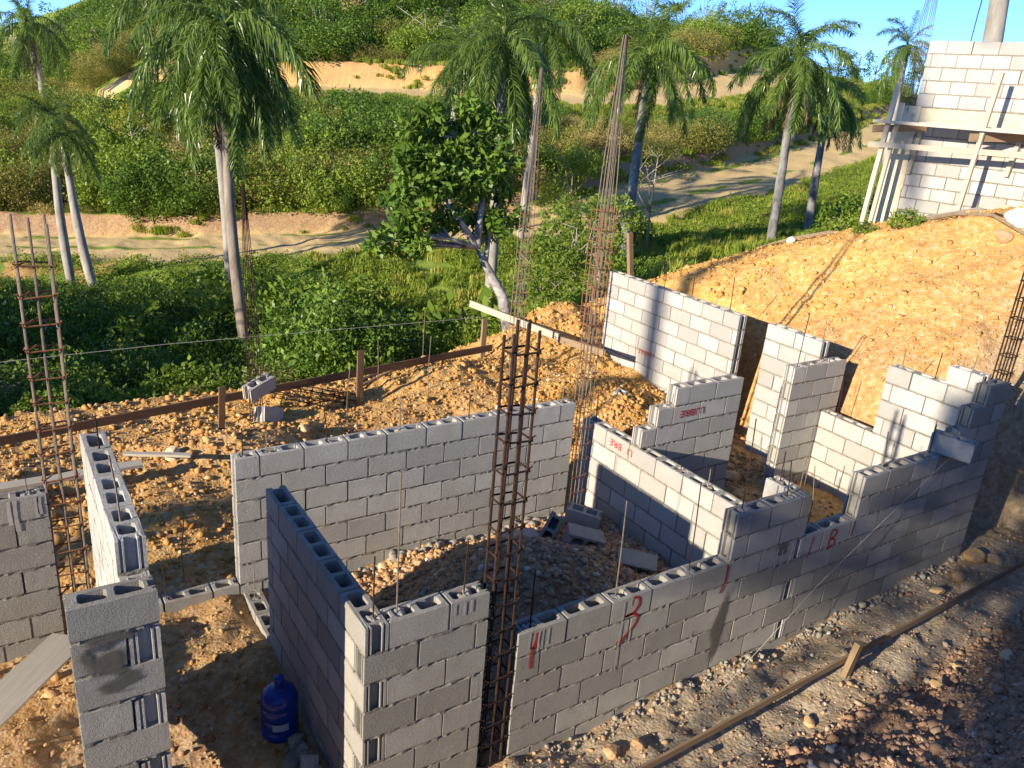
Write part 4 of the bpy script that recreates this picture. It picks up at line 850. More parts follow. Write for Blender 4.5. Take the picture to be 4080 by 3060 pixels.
for i in range(8): p = i * 2; F.append((p, p + 2, p + 3, p + 1))
link('label', np_mesh('label', V, F, M['jug_label'], True), jr)

# ------------------------------------------------------------------ vegetation
def leaves(P, size, rng, aspect=2.2, up=0.35, tint=None, droop=0.0):
    n = len(P); sz = size * rng.uniform(.6, 1.3, n)
    d = rng.normal(0, 1, (n, 3)); d[:, 2] -= droop; d /= np.linalg.norm(d, axis=1)[:, None] + 1e-9
    nr = rng.normal(0, 1, (n, 3)); nr[:, 2] += up * 3; w = np.cross(d, nr); w /= np.linalg.norm(w, axis=1)[:, None] + 1e-9
    L_ = sz[:, None]; Wd = L_ / aspect
    V = np.stack([P, P + d * L_ * .45 + w * Wd * .5, P + d * L_, P + d * L_ * .45 - w * Wd * .5], 1).reshape(-1, 3)
    F = np.arange(n * 4).reshape(-1, 4)
    t = rng.uniform(0, 1, n) if tint is None else np.clip(tint + rng.normal(0, .15, n), 0, 1)
    return V, F, np.repeat(t, 4)
def crown_points(clumps, n, rng):
    """clumps: (x,y,z,r); leaves spread on the skin and inside of each clump"""
    C_ = np.array(clumps, float); w = C_[:, 3] ** 2; idx = rng.choice(len(C_), n, p=w / w.sum())
    d = rng.normal(0, 1, (n, 3)); d /= np.linalg.norm(d, axis=1)[:, None]; r = C_[idx, 3] * rng.uniform(.25, 1.0, n) ** .45
    return C_[idx, :3] + d * r[:, None], idx
def shrub_mesh(name, seed, n, leaf, material, spread=1.0, tall=0.9, aspect=2.0, nclump=26):
    rng = np.random.default_rng(seed); cl = []
    for i in range(nclump):
        a = rng.uniform(0, 2 * np.pi); rr = spread * math.sqrt(rng.uniform(0, 1)) * .85; hh = tall * (1 - .55 * (rr / spread) ** 2) * rng.uniform(.25, 1.0)
        cl.append((rr * math.cos(a), rr * math.sin(a), hh, rng.uniform(.16, .36) * spread))
    P, idx = crown_points(cl, n, rng); P[:, 2] = np.abs(P[:, 2]) - .05
    ct = rng.uniform(.2, .8, nclump)
    V, F, t = leaves(P, leaf, rng, aspect, tint=ct[idx]); return np_mesh(name, V, F, material, False, {'tint': t})
SHR = {'deep': shrub_mesh('foliage', 1, 1500, .13, M['leaf_deep']), 'green': shrub_mesh('foliage', 2, 1300, .15, M['leaf_green'], 1.0, 1.0, 1.7), 'olive': shrub_mesh('foliage', 3, 1900, .10, M['leaf_olive'], 1.0, .85),
       'dry': shrub_mesh('foliage', 4, 900, .11, M['leaf_dry'], 1.0, .75, 3.5), 'tall': shrub_mesh('foliage', 5, 1600, .13, M['leaf_green'], .75, 1.7, 2.2, 34), 'big': shrub_mesh('foliage', 6, 700, .26, M['leaf_green'], .9, 1.1, 1.6, 22)}
def stems(seed, n, hgt, spread, r, material):
    rg = random.Random(seed); m = MB()
    for i in range(n):
        a = rg.uniform(0, 6.28); e = rg.uniform(.3, 1) * spread
        m.tube([(0, 0, -.1), (math.cos(a) * e * .4, math.sin(a) * e * .4, hgt * .5), (math.cos(a) * e, math.sin(a) * e, hgt * rg.uniform(.8, 1.1))], [r, r * .7, r * .3], 5)
    return m.mesh('stem', material)
SHR.update({'deepL': shrub_mesh('foliage', 11, 5200, .068, M['leaf_deep'], 1.0, 1.1, 1.9, 60), 'greenL': shrub_mesh('foliage', 12, 4600, .075, M['leaf_green'], 1.0, 1.2, 1.7, 55), 'oliveL': shrub_mesh('foliage', 13, 6000, .052, M['leaf_olive'], 1.0, .95, 2.2, 60),
            'fine': shrub_mesh('foliage', 14, 4200, .05, M['leaf_olive'], .8, 1.4, 3.2, 50), 'vine': shrub_mesh('foliage', 15, 2600, .11, M['leaf_green'], 1.2, .5, 1.3, 44)})
STEM = stems(3, 9, .75, .6, .02, M['bark'])
def shrub(name, label, kind, x, y, s, rz=0.0, group='shrubs that stand alone', sz=None, z=None):
    o = empty(name, (x, y, gz(x, y) - .05 if z is None else z), rz); tag(o, label, 'shrub', group)
    link('foliage', SHR[kind], o, scale=(s, s, sz or s)); link('stem', STEM, o, scale=(s, s, sz or s)); return o
# blades
def tuft_mesh(seed, n, h_, material):
    rng = np.random.default_rng(seed); a = rng.uniform(0, 2 * np.pi, n); r = rng.uniform(0, .35, n); le = rng.uniform(.1, .6, n); hh = h_ * rng.uniform(.5, 1.1, n); w = .012
    B = np.stack([r * np.cos(a * 3), r * np.sin(a * 3), np.zeros(n)], 1); d = np.stack([np.cos(a), np.sin(a), np.zeros(n)], 1); s = np.stack([-np.sin(a), np.cos(a), np.zeros(n)], 1) * w
    mid = B + d * (le * hh * .35)[:, None]; mid[:, 2] += hh * .62; tip = B + d * (le * hh)[:, None]; tip[:, 2] += hh * (1 - .4 * le)
    V = np.stack([B - s, B + s, mid + s * .8, mid - s * .8, tip], 1).reshape(-1, 3); k = np.arange(n) * 5
    F = np.concatenate([np.stack([k, k + 1, k + 2], 1), np.stack([k, k + 2, k + 3], 1), np.stack([k + 3, k + 2, k + 4], 1)])
    return np_mesh('blades', V, F, material, False, {'tint': np.repeat(rng.uniform(0, 1, n), 5)})
TUFT = tuft_mesh(1, 160, .32, M['grass'])
COVER = shrub_mesh('foliage', 9, 420, .10, M['leaf_green'], 1.0, .22, 1.5, 22)

def scatter(name, label, cat, pts, scl, src, rng):
    n = len(pts); me = bpy.data.meshes.new(name); me.vertices.add(n); me.vertices.foreach_set('co', np.asarray(pts, np.float32).ravel())
    a = me.attributes.new('scl', 'FLOAT_VECTOR', 'POINT'); s3 = np.repeat(np.asarray(scl)[:, None], 3, 1) * rng.uniform(.8, 1.2, (n, 3)); a.data.foreach_set('vector', s3.astype(np.float32).ravel())
    b = me.attributes.new('rot', 'FLOAT_VECTOR', 'POINT'); r3 = np.stack([rng.normal(0, .12, n), rng.normal(0, .12, n), rng.uniform(0, 6.28, n)], 1); b.data.foreach_set('vector', r3.astype(np.float32).ravel())
    o = link(name, me); tag(o, label, cat, kind='stuff')
    ng = bpy.data.node_groups.new(name, 'GeometryNodeTree'); ng.interface.new_socket('Geometry', in_out='INPUT', socket_type='NodeSocketGeometry'); ng.interface.new_socket('Geometry', in_out='OUTPUT', socket_type='NodeSocketGeometry')
    N = ng.nodes; gi = N.new('NodeGroupInput'); go = N.new('NodeGroupOutput'); ip = N.new('GeometryNodeInstanceOnPoints'); oi = N.new('GeometryNodeObjectInfo')
    oi.inputs['Object'].default_value = src; oi.inputs['As Instance'].default_value = True; oi.transform_space = 'ORIGINAL'
    for nm, sock in (('rot', 'Rotation'), ('scl', 'Scale')):
        na = N.new('GeometryNodeInputNamedAttribute'); na.data_type = 'FLOAT_VECTOR'; na.inputs['Name'].default_value = nm; ng.links.new(na.outputs['Attribute'], ip.inputs[sock])
    ng.links.new(gi.outputs[0], ip.inputs['Points']); ng.links.new(oi.outputs['Geometry'], ip.inputs['Instance']); ng.links.new(ip.outputs[0], go.inputs[0])
    o.modifiers.new('scatter', 'NODES').node_group = ng; return o
def sample(box, n, rng, keep):
    x = rng.uniform(box[0], box[1], n); y = rng.uniform(box[2], box[3], n); k = keep(x, y); x, y = x[k], y[k]; return np.stack([x, y, height(x, y) - .04], 1)
def off_roads(x, y, g=0.0):
    a, _ = road_dist(x, y, ROAD_LOW); b_, _ = road_dist(x, y, ROAD_HIGH)
    return ((a > 3.0 + g) | (a < -3.2 - 8 * g)) & ((b_ > 3.6 + g) | (b_ < -3.0 - 8 * g)) & (dirt_mask(x, y) < .25)
def clear(x, y):
    a, _ = road_dist(x, y, ROAD_LOW); b_, _ = road_dist(x, y, ROAD_HIGH); ex = .0 * x
    return (np.abs(a) > 2.5 + ex) & (np.abs(b_) > 2.8 + ex) & (dirt_mask(x, y) < .25)
# single plants one can pick out
src = {}
src['green'] = shrub('leafy_shrub', 'bright green broad leaved shrub by the crossing batter boards', 'green', 4.9, 11.2, 1.15)
src['big'] = shrub('leafy_shrub', 'large leaved bright bush just over the long batter board', 'big', 5.6, 10.2, 1.1)
src['deep'] = shrub('leafy_shrub', 'dark green bush at the foot of the big palm', 'deep', 1.2, 13.4, 1.2)
src['olive'] = shrub('leafy_shrub', 'olive bush in the hollow below the twin palms', 'olive', -0.4, 12.8, 1.2)
src['dry'] = shrub('leafy_shrub', 'dry brown bush between the olive bushes of the hollow', 'dry', 2.6, 16.6, 1.3)
src['tall'] = shrub('leafy_shrub', 'tall green bush behind the big palm trunk', 'tall', 4.3, 17.0, 1.7)
for i_, (x_, y_, s_, lb) in enumerate([(3.6, 15.2, 1.9, 'tall bush rising right beside the big palm trunk'), (4.9, 15.6, 1.7, 'tall bush second from the big palm trunk'), (5.9, 16.6, 1.5, 'tall bush at the edge of the open green floor'), (2.9, 17.8, 1.9, 'tall bush behind the other tall bushes of the hollow'), (0.2, 15.6, 1.5, 'tall bush left of the big palm trunk')]):
    shrub('leafy_shrub', lb, 'tall', x_, y_, s_, i_, sz=s_ * .95)
src['deepL'] = shrub('leafy_shrub', 'dense dark bush on the bank above the lower road, behind the big palm', 'deepL', 8.0, 38.5, 1.9); src['greenL'] = shrub('leafy_shrub', 'dense light green bush on the bank left of the dark leafy tree', 'greenL', 12.5, 37.5, 1.7)
src['oliveL'] = shrub('leafy_shrub', 'dense olive bush on the bank between the twin palms and the big palm', 'oliveL', 4.6, 39.5, 1.8); src['fine'] = shrub('leafy_shrub', 'upright fine leaved bush on the bank near the upper road', 'fine', 16.0, 48.0, 1.5); src['vine'] = shrub('leafy_shrub', 'low vine heap on the slope beside the hollow', 'vine', 6.8, 13.2, 1.0)
shrub('leafy_shrub', 'small bright plant above the batter board by the narrow wall', 'big', -.55, 9.2, .5); shrub('leafy_shrub', 'low green plant under the batter board by the bare cage', 'green', -2.3, 7.6, .42)
shrub('leafy_shrub', 'vivid green bush right of the big palm base', 'green', 3.3, 12.2, .95); shrub('leafy_shrub', 'vivid green bush left of the big palm base', 'green', .7, 12.0, .8)
shrub('leafy_shrub', 'airy shrub alone on the grassy slope before the upper wall', 'tall', 24.0, 14.8, 1.35, sz=1.25); shrub('leafy_shrub', 'round olive shrub with a thin stem on the grassy slope', 'olive', 18.8, 20.4, .85, sz=1.3, z=gz(18.8, 20.4) + .3)
shrub('weed_clump', 'feathery weeds growing on the embankment top', 'green', 8.75, 3.25, .28, sz=.3, group='weeds on the embankment'); shrub('weed_clump', 'smaller weeds beside the feathery weeds', 'green', 8.45, 3.7, .2, sz=.22, group='weeds on the embankment')
tf = link('grass_tuft', TUFT, None, (8.9, 6.4, gz(8.9, 6.4))); tag(tf, 'grass tuft at the grassy edge behind the embankment', 'grass')
cv = link('creeper_patch', COVER, None, (11.2, 14.5, gz(11.2, 14.5))); tag(cv, 'patch of creeping plants on the green valley floor', 'ground cover', kind='stuff')

rg2 = np.random.default_rng(21)
def zone(x, y):
    """0 hollow, 1 green valley floor, 2 bank between the roads, 3 above the upper road"""
    a, _ = road_dist(x, y, ROAD_LOW); b_, _ = road_dist(x, y, ROAD_HIGH)
    return np.where(b_ > 0, 3, np.where(a > 0, 2, np.where((x > 4.5 + .2 * (y - 10)) , 1, 0)))
def cover(kind, zs, n, thr, smin, smax, seed, label, noise_off, box=(-45, 100, 8, 115), fq=.16):
    rng = np.random.default_rng(seed)
    def keep(x, y):
        z_ = zone(x, y); dn = fbm(x * fq + noise_off, y * fq + noise_off * 2, 3)
        return np.isin(z_, zs) & off_roads(x, y, .4) & (dn > thr) & in_view(x, y) & (rng.random(len(x)) < np.clip(1.6 - np.hypot(x - CAM.x, y - CAM.y) / 130, .3, 1))
    P = sample(box, n, rng, keep); s = smin + (smax - smin) * rng.random(len(P)) ** 1.6; near = np.hypot(P[:, 0], P[:, 1]) < 16; s[near] *= .75
    a, _ = road_dist(P[:, 0], P[:, 1], ROAD_LOW); b_, _ = road_dist(P[:, 0], P[:, 1], ROAD_HIGH)
    s = s * np.where(a < 0, .30 + .70 * sst(4, 13, -a), 1) * np.where((a > 0) & (b_ < 0), .35 + .65 * sst(4, 16, -b_), 1)
    scatter('shrub_thicket', label, 'shrubs', P, s, src_f[kind], rng); return len(P)
src_f = {k: [c for c in o.children if c.name.startswith('foliage')][0] for k, o in src.items()}
src_f['grass'] = tf; src_f['creeper'] = cv
Z0, Z2, Z3 = (-20, 10, 8, 30), (-30, 75, 30, 66), (-70, 100, 45, 190)
cnt = [cover('deepL', [0], 1500, -.1, .6, 1.9, 31, 'dark green thicket filling the shaded hollow', 3, Z0), cover('oliveL', [0], 1700, -.05, .5, 1.7, 32, 'olive brown thicket on the slope below the building site', 8, Z0), cover('dry', [0], 900, .05, .5, 1.2, 43, 'dry brown thicket on the slope below the building site', 63, (-20, 10, 8, 26)),
       cover('greenL', [0], 900, .08, .5, 1.5, 33, 'brighter green bushes dotted through the hollow', 13, Z0), cover('vine', [0], 700, .08, .4, 1.0, 44, 'vine heaps over the bushes of the hollow', 73, Z0),
       cover('oliveL', [2], 3800, .02, .7, 2.2, 34, 'olive thicket covering the bank between the two roads', 18, Z2, .22), cover('deepL', [2], 3600, .1, .8, 2.6, 35, 'dark green bushes on the bank between the two roads', 23, Z2, .2), cover('greenL', [2], 3400, .14, .6, 2.2, 36, 'fresh green bushes on the bank between the two roads', 28, Z2, .25),
       cover('dry', [2], 2400, .16, .6, 1.5, 37, 'dry brown bushes on the bank between the two roads', 33, Z2, .25), cover('fine', [2], 2000, .12, .6, 1.8, 45, 'upright fine leaved bushes on the bank between the two roads', 78, Z2, .25), cover('olive', [2], 4000, -.1, .3, .7, 46, 'low olive scrub between the taller bushes of the bank', 83, Z2),
       cover('deepL', [3], 11000, .02, 1.2, 3.4, 38, 'dark green thicket on the hill above the upper road', 38, Z3, .1), cover('greenL', [3], 9000, .06, 1.0, 3.0, 39, 'green thicket on the hill above the upper road', 43, Z3, .12), cover('oliveL', [3], 7000, .08, .9, 2.6, 40, 'olive thicket on the hill above the upper road', 48, (-70, 100, 45, 125), .12), cover('olive', [3], 5000, -.1, .5, 1.2, 47, 'low scrub on the hill above the upper road', 88, (-70, 100, 45, 125)),
       cover('green', [1], 900, .16, .3, .9, 41, 'scattered green bushes on the valley floor', 53, (5, 60, 9, 34)), cover('olive', [1], 500, .2, .3, .8, 42, 'scattered olive bushes on the valley floor', 58, (5, 60, 9, 34))]
rg3 = np.random.default_rng(51)
P = sample((3, 62, 8.5, 40), 26000, rg3, lambda x, y: clear(x, y) & (zone(x, y) == 1) & in_view(x, y) & (fbm(x * .35 + 91, y * .35, 3) > -.12)); scatter('valley_creepers', 'low green creepers carpeting the valley floor', 'ground cover', P[:6500], rg3.uniform(.35, .9, len(P[:6500])), cv, rg3)
P = sample((3, 75, 8.0, 60), 40000, rg3, lambda x, y: clear(x, y) & (zone(x, y) >= 1) & in_view(x, y)); scatter('slope_grass', 'rough grass on the valley slopes', 'grass', P[:9000], rg3.uniform(.6, 1.6, len(P[:9000])), tf, rg3)
P = sample((-20, 12, 7.5, 35), 16000, rg3, lambda x, y: clear(x, y) & (zone(x, y) == 0) & in_view(x, y)); scatter('hollow_creepers', 'low creepers on the shaded hollow floor', 'ground cover', P[:700], rg3.uniform(.4, .9, len(P[:700])), cv, rg3)
print('thickets', cnt)

# ------------------------------------------------------------------ palms
def frond_mesh(seed, e0, e1, length, nleaf, ll, material, hang=0.55, pw=.62):
    rg = np.random.default_rng(seed); ns = 26; ds = length / ns; p = np.zeros(3); pts = [p.copy()]; ts = []; yaw = rg.normal(0, .25)
    for i in range(ns):
        t = i / ns; a = R(e0 + (e1 - e0) * (t ** pw)); d = np.array([math.cos(a), math.sin(yaw * t) * .5, math.sin(a)]); d /= np.linalg.norm(d); ts.append(d); p = p + d * ds; pts.append(p.copy())
    ts.append(ts[-1]); pts = np.array(pts); ts = np.array(ts)
    m = MB(); m.tube([tuple(q) for q in pts[::3]], [.026 * (1 - .9 * i / (len(pts[::3]) - 1)) for i in range(len(pts[::3]))], 5)
    V = [list(v) for v in m.v]; F = [list(f) for f in m.f]; tint = [.85] * len(V); n2 = int(nleaf * 1.55); dn = np.array([0, 0, -1.0])
    for i in range(n2):
        s = .10 + .90 * (i + rg.uniform(0, 1)) / n2; k = min(int(s * ns), ns - 1); fr_ = s * ns - k; B = pts[k] * (1 - fr_) + pts[k + 1] * fr_; T = ts[k]
        side = np.array([0, 1.0, 0]); side = side - T * side.dot(T); side /= np.linalg.norm(side); upv = np.cross(T, side); upv = upv if upv[2] >= 0 else -upv
        for sd in (-1, 1):
            l = ll * (math.sin(math.pi * min(1, s * .80 + .16)) ** .6 + .14) * rg.uniform(.7, 1.12); pl = rg.uniform(-.75, .75)     # plumose: leaflets leave the stalk at many angles
            d = side * sd * math.cos(pl) * rg.uniform(.7, 1.0) + upv * math.sin(pl) + T * rg.uniform(.45, .95); d /= np.linalg.norm(d)
            g = hang * rg.uniform(.6, 1.35); m1 = B + d * l * .42 + dn * g * l * .10; d2 = d * (1 - min(.9, g * .62)) + dn * g; d2 /= np.linalg.norm(d2); tip = m1 + d2 * l * .62
            w = np.cross(d, np.array([rg.normal(0, .6), rg.normal(0, .6), 1.0])); w = w / (np.linalg.norm(w) + 1e-9) * .0155
            b = len(V); V += [list(B - w * .6), list(B + w * .6), list(m1 + w), list(m1 - w), list(tip)]; F += [[b, b + 1, b + 2, b + 3], [b + 3, b + 2, b + 4]]; tint += [float(np.clip(rg.normal(.45, .25), 0, 1))] * 5
    return np_mesh('frond', V, F, material, False, {'tint': tint})
FR = {'up': [frond_mesh(1, 84, 40, 2.4, 60, .48, M['frond'], .3, .9), frond_mesh(2, 76, -25, 2.9, 76, .58, M['frond'], .5, .9)],
      'mid': [frond_mesh(3, 66, -70, 3.1, 80, .60, M['frond'], .6, .7), frond_mesh(4, 54, -78, 3.2, 80, .62, M['frond'], .65, .6), frond_mesh(5, 40, -82, 3.1, 80, .62, M['frond'], .7, .55)],
      'low': [frond_mesh(6, 52, -89, 3.3, 84, .56, M['frond'], .8, .28), frond_mesh(7, 40, -89, 3.5, 84, .54, M['frond'], .85, .24), frond_mesh(8, 20, -89, 3.1, 80, .52, M['frond'], .85, .3), frond_mesh(11, 60, -89, 3.6, 84, .56, M['frond'], .8, .33)],
      'dry': [frond_mesh(9, -60, -89, 2.4, 60, .42, M['frond_dry'], .9)], 'young': [frond_mesh(10, 70, 5, 2.5, 70, .5, M['frond_young'], .4, .8)]}
def at(dx, dy, depth):
    """helper used once while placing palms: a point at a viewing depth, kept here as world coordinates"""
    px, py = dx * 4080 / 2212, dy * 4080 / 2212; v = FWD + RT * ((px - 2040) / 3224.9) - UP * ((py - 1530) / 3224.9); return CAM + v * depth
def palm(label, base, top, r0, fs, nf=(3, 6, 8, 1), seed=0, trunk='palm_trunk', young=False, fl=1.0):
    rg = random.Random(seed); base = Vector(base); top = Vector(top); g = gz(base.x, base.y); base = Vector((base.x, base.y, g - .3))
    root = empty('palm_tree', base); tag(root, label, 'palm', 'palms in the valley and on the hill')
    m = MB(); n = 16; pts = []; rad = []; d = top - base
    bow = Vector((rg.uniform(-.2, .2), rg.uniform(-.2, .2), 0))
    for i in range(n):
        t = i / (n - 1); pts.append(d * t + bow * math.sin(math.pi * t)); rad.append(r0 * (1.18 - .25 * t + .12 * math.sin(math.pi * t * 1.3) - .25 * max(0, t - .9) * 4) * rg.uniform(.985, 1.015))
    m.tube(pts, rad, 14); m.build('trunk', M[trunk], root, True)
    tdir = (pts[-1] - pts[-2]).normalized(); q = tdir.to_track_quat('Z', 'Y')
    c = MB(); c.tube([pts[-1] - tdir * .1, pts[-1] + tdir * .5 * fs, pts[-1] + tdir * 1.0 * fs], [r0 * .85, r0 * .75, r0 * .25], 10); c.build('crown_shaft', M['leaf_green_plain'], root, True)
    apex = pts[-1] + tdir * .8 * fs; a = rg.uniform(0, 6.28)
    for kind, cnt_ in zip(('up', 'mid', 'low', 'dry'), nf):
        for i in range(cnt_):
            a += 2.39996 + rg.uniform(-.2, .2); me = rg.choice(FR[kind]); s = fs * rg.uniform(.72, 1.12) * fl
            dz = {'up': .12, 'mid': 0, 'low': -.12, 'dry': -.25}[kind] * fs
            link('frond', me, root, apex + tdir * dz, Euler((rg.uniform(-.3, .3), rg.uniform(-.22, .22), a)), (s, s, s))
    if young: link('frond', FR['young'][0], root, apex, Euler((0, 0, a + 1)), (fs, fs, fs))
    return root
M['leaf_green_plain'] = m_simple('crownshaft_green', (0.10, 0.17, 0.05), (0.17, 0.24, 0.08), 4, 0.5, 0.1)
def pp(label, b, bd, t, td, r0, fs, **kw): palm(label, at(b[0], b[1], bd), at(t[0], t[1], td), r0, fs, **kw)
pp('big palm with a heavy drooping crown beside the lying rebar cage', (548, 850), 19, (487, 125), 19.0, .108, 1.0, nf=(3, 6, 40, 8), seed=1, trunk='palm_brown', fl=1.0)
pp('palm with an ivy wrapped foot behind the big drooping palm', (497, 565), 27, (430, 0), 25, .13, 1.25, nf=(3, 7, 10, 1), seed=2)
pp('slim leaning palm with a young crown above the hollow', (214, 640), 26, (140, 320), 26, .12, .50, nf=(3, 8, 8, 0), seed=3)
pp('slim upright palm touching the leaning one above the hollow', (152, 560), 27, (112, 285), 27, .12, .54, nf=(5, 8, 8, 2), seed=4, young=True)
pp('distant palm at the edge of the upper road', (97, 200), 58, (68, 90), 58, .2, 1.5, nf=(3, 7, 8, 3), seed=5)
pp('palm with a full arching crown behind the lichen trunk tree', (1050, 745), 22, (1085, 150), 22, .125, .92, nf=(5, 9, 20, 5), seed=6, trunk='palm_trunk')
pp('palm with a white sunlit trunk next to the arching palm', (1128, 440), 33, (1170, 120), 33, .13, 1.05, nf=(3, 6, 8, 1), seed=7)
pp('palm left of the arching palm, trunk in its shade', (980, 330), 36, (993, 165), 36, .15, 1.0, nf=(3, 6, 8, 1), seed=8)
pp('dark trunked palm behind the tall pale wall', (1340, 590), 28, (1396, 172), 28, .145, .98, nf=(5, 9, 16, 2), seed=9, trunk='palm_dark')
pp('tall stained palm on the grassy slope', (1662, 537), 30, (1715, 178), 30, .14, .98, nf=(6, 9, 16, 5), seed=10, trunk='palm_dark')
pp('shorter stained palm with a yellow new leaf on the grassy slope', (1742, 517), 34, (1788, 235), 34, .14, .80, nf=(4, 9, 14, 3), seed=11, trunk='palm_dark', young=True)
pp('small far palm on the skyline beside the upper wall', (1940, 240), 52, (1955, 130), 52, .19, .95, nf=(4, 7, 7, 1), seed=12)
pp('thick grey palm trunk rising behind the upper wall', (2170, 240), 17, (2222, -330), 16, .17, 1.0, nf=(3, 6, 6, 0), seed=13, trunk='palm_trunk')
pp('palm high on the hill with only its white trunk in view', (797, 55), 72, (800, -130), 72, .24, 1.3, nf=(3, 6, 6, 0), seed=14)

# ------------------------------------------------------------------ broadleaf and slender trees
def tree(name, label, base, forks, clumps, n, leaf, lmat, bark, r0, seed, aspect=2.2, group=None, twigs=0.4, droop=0.2):
    """base (x,y); forks: polylines of trunk points relative to the base; clumps relative to the base"""
    rng = np.random.default_rng(seed); bx, by = base; root = empty(name, (bx, by, gz(bx, by) - .1)); tag(root, label, 'tree', group)
    m = MB()
    for pl, ra in forks: m.tube(pl, [ra * (1 - .75 * i / (len(pl) - 1)) for i in range(len(pl))], 8)
    fk = [Vector(p) for pl, _ in forks for p in pl[1:]]
    for cx, cy, cz, cr in clumps:
        cc = Vector((cx, cy, cz)); s = min(fk, key=lambda p: (p - cc).length + (1.0 if p.z > cc.z else 0)); mid = s.lerp(cc, .5) + Vector(rng.normal(0, .08, 3)) * cr
        m.tube([s, mid, cc], [r0 * .28, r0 * .18, r0 * .08], 5)
    m.build('trunk', bark, root, True)
    P, idx = crown_points(clumps, n, rng); ct = rng.uniform(.2, .8, len(clumps)); V, F, t = leaves(P, leaf, rng, aspect, tint=ct[idx], droop=droop)
    link('crown', np_mesh('crown', V, F, lmat, False, {'tint': t}), root); return root
def clump_ball(c, r, n, cr, seed, flat=.8):
    rng = np.random.default_rng(seed); out = []
    while len(out) < n:
        p = rng.uniform(-1, 1, 3)
        if np.linalg.norm(p) < 1: out.append((c[0] + p[0] * r[0], c[1] + p[1] * r[1], c[2] + p[2] * r[2], cr * rng.uniform(.6, 1.3)))
    return out
# the dark leafy tree with the lichen covered trunk: leans towards the left of the wall line
tb = at(1108, 705, 13.4); tg = gz(tb.x, tb.y) - .1
rel = lambda dx, dy, dep: tuple(at(dx, dy, dep) - Vector((tb.x, tb.y, tg)))
tk = [rel(1112, 720, 13.4), rel(1085, 640, 13.4), rel(1048, 570, 13.4), rel(1030, 535, 13.4)]
tk[0] = (0, 0, -.2)
fk = [(tk, .125), ([tk[3], rel(990, 470, 13.3), rel(940, 410, 13.1)], .07), ([tk[3], rel(1040, 450, 13.5), rel(1050, 360, 13.6), rel(1000, 300, 13.6)], .07), ([tk[2], rel(1060, 480, 13.8), rel(1090, 400, 14)], .05), ([tk[3], rel(970, 515, 13.1), rel(880, 505, 12.8)], .045)]
cl = []
_r = random.Random(4)
for dx, dy, dep, r_ in [(905, 300, 13.2, .26), (950, 265, 13.4, .28), (1000, 255, 13.6, .30), (1050, 270, 13.8, .28), (870, 350, 13.0, .28), (930, 340, 13.3, .32), (990, 330, 13.5, .34), (1050, 340, 13.7, .30), (1095, 330, 13.9, .24), (865, 410, 13.0, .28), (920, 410, 13.2, .32), (985, 400, 13.4, .32), (1040, 410, 13.6, .28), (1095, 400, 13.9, .24), (890, 465, 13.0, .26), (940, 470, 13.1, .26), (1000, 465, 13.5, .24), (1060, 465, 13.7, .22), (1105, 455, 13.9, .2), (830, 510, 12.8, .20), (870, 525, 12.7, .22), (910, 515, 12.9, .18), (850, 490, 12.9, .16), (960, 300, 13.9, .25), (1075, 500, 13.9, .16)]:
    for j in range(3): p = rel(dx + _r.uniform(-22, 22), dy + _r.uniform(-22, 22), dep + _r.uniform(-.35, .35)); cl.append((*p, r_ * .8))
tree('broadleaf_tree', 'dark glossy leaved tree on a leaning lichen covered trunk', (tb.x, tb.y), fk, cl, 9500, .15, M['leaf_deep'], M['lichen'], .125, 5, aspect=2.1)
def simple_tree(name, label, base, hgt, r, seed, lmat, n, leaf, group, r0=.06, ncl=16, cr=.4, bark=None, flat=.7, z0=.55, aspect=2.4):
    rg = random.Random(seed); top = (rg.uniform(-.2, .2), rg.uniform(-.2, .2), hgt * .8)
    pl = [(0, 0, -.2), (rg.uniform(-.1, .1), rg.uniform(-.1, .1), hgt * .35), top]
    fks = [(pl, r0)] + [([pl[1], (rg.uniform(-r, r) * .5, rg.uniform(-r, r) * .5, hgt * .6), (rg.uniform(-r, r) * .9, rg.uniform(-r, r) * .9, hgt * rg.uniform(.7, .95))], r0 * .55) for _ in range(4)]
    return tree(name, label, base, fks, clump_ball((0, 0, hgt * z0 + hgt * .2), (r, r, hgt * (1 - z0) * flat), ncl, cr, seed), n, leaf, lmat, bark or M['bark_pale'], r0, seed, aspect, group)
gt = 'slender trees in the valley'
xy = lambda dx, dy, d: tuple(at(dx, dy, d)[:2])
simple_tree('slender_tree', 'slender feathery tree left of the tapering corner cage', xy(1232, 640, 19), 3.0, 1.15, 61, M['leaf_green'], 5200, .12, gt, .045, 22, .34, z0=.35)
simple_tree('slender_tree', 'slender feathery tree right of the tapering corner cage', xy(1290, 560, 23), 3.4, 1.2, 62, M['leaf_green'], 4800, .12, gt, .05, 20, .36, z0=.35)
simple_tree('slender_tree', 'low feathery tree behind the crossing batter boards', xy(1165, 610, 21), 2.3, 1.1, 63, M['leaf_green'], 4200, .12, gt, .04, 18, .34, z0=.3)
simple_tree('slender_tree', 'thin bare branched tree beside the dark trunked palm', xy(1405, 480, 31), 4.6, 1.3, 64, M['leaf_olive'], 700, .10, gt, .06, 14, .3, z0=.4)
simple_tree('slender_tree', 'pale green tree on the bank by the arching palm', xy(1230, 430, 38), 3.2, 1.5, 65, M['leaf_green'], 3000, .15, gt, .06, 16, .5, z0=.3)
simple_tree('slender_tree', 'yellow flowering tree above the twin palms', xy(290, 300, 40), 3.4, 1.9, 66, M['leaf_yellow'], 900, .17, gt, .07, 14, .34, z0=.45)
simple_tree('slender_tree', 'leafy green tree behind the twin palms', xy(240, 330, 41), 3.3, 1.8, 67, M['leaf_green'], 3600, .17, gt, .08, 18, .5, z0=.3)
gk = 'thin trees along the skyline'
rk = random.Random(9)
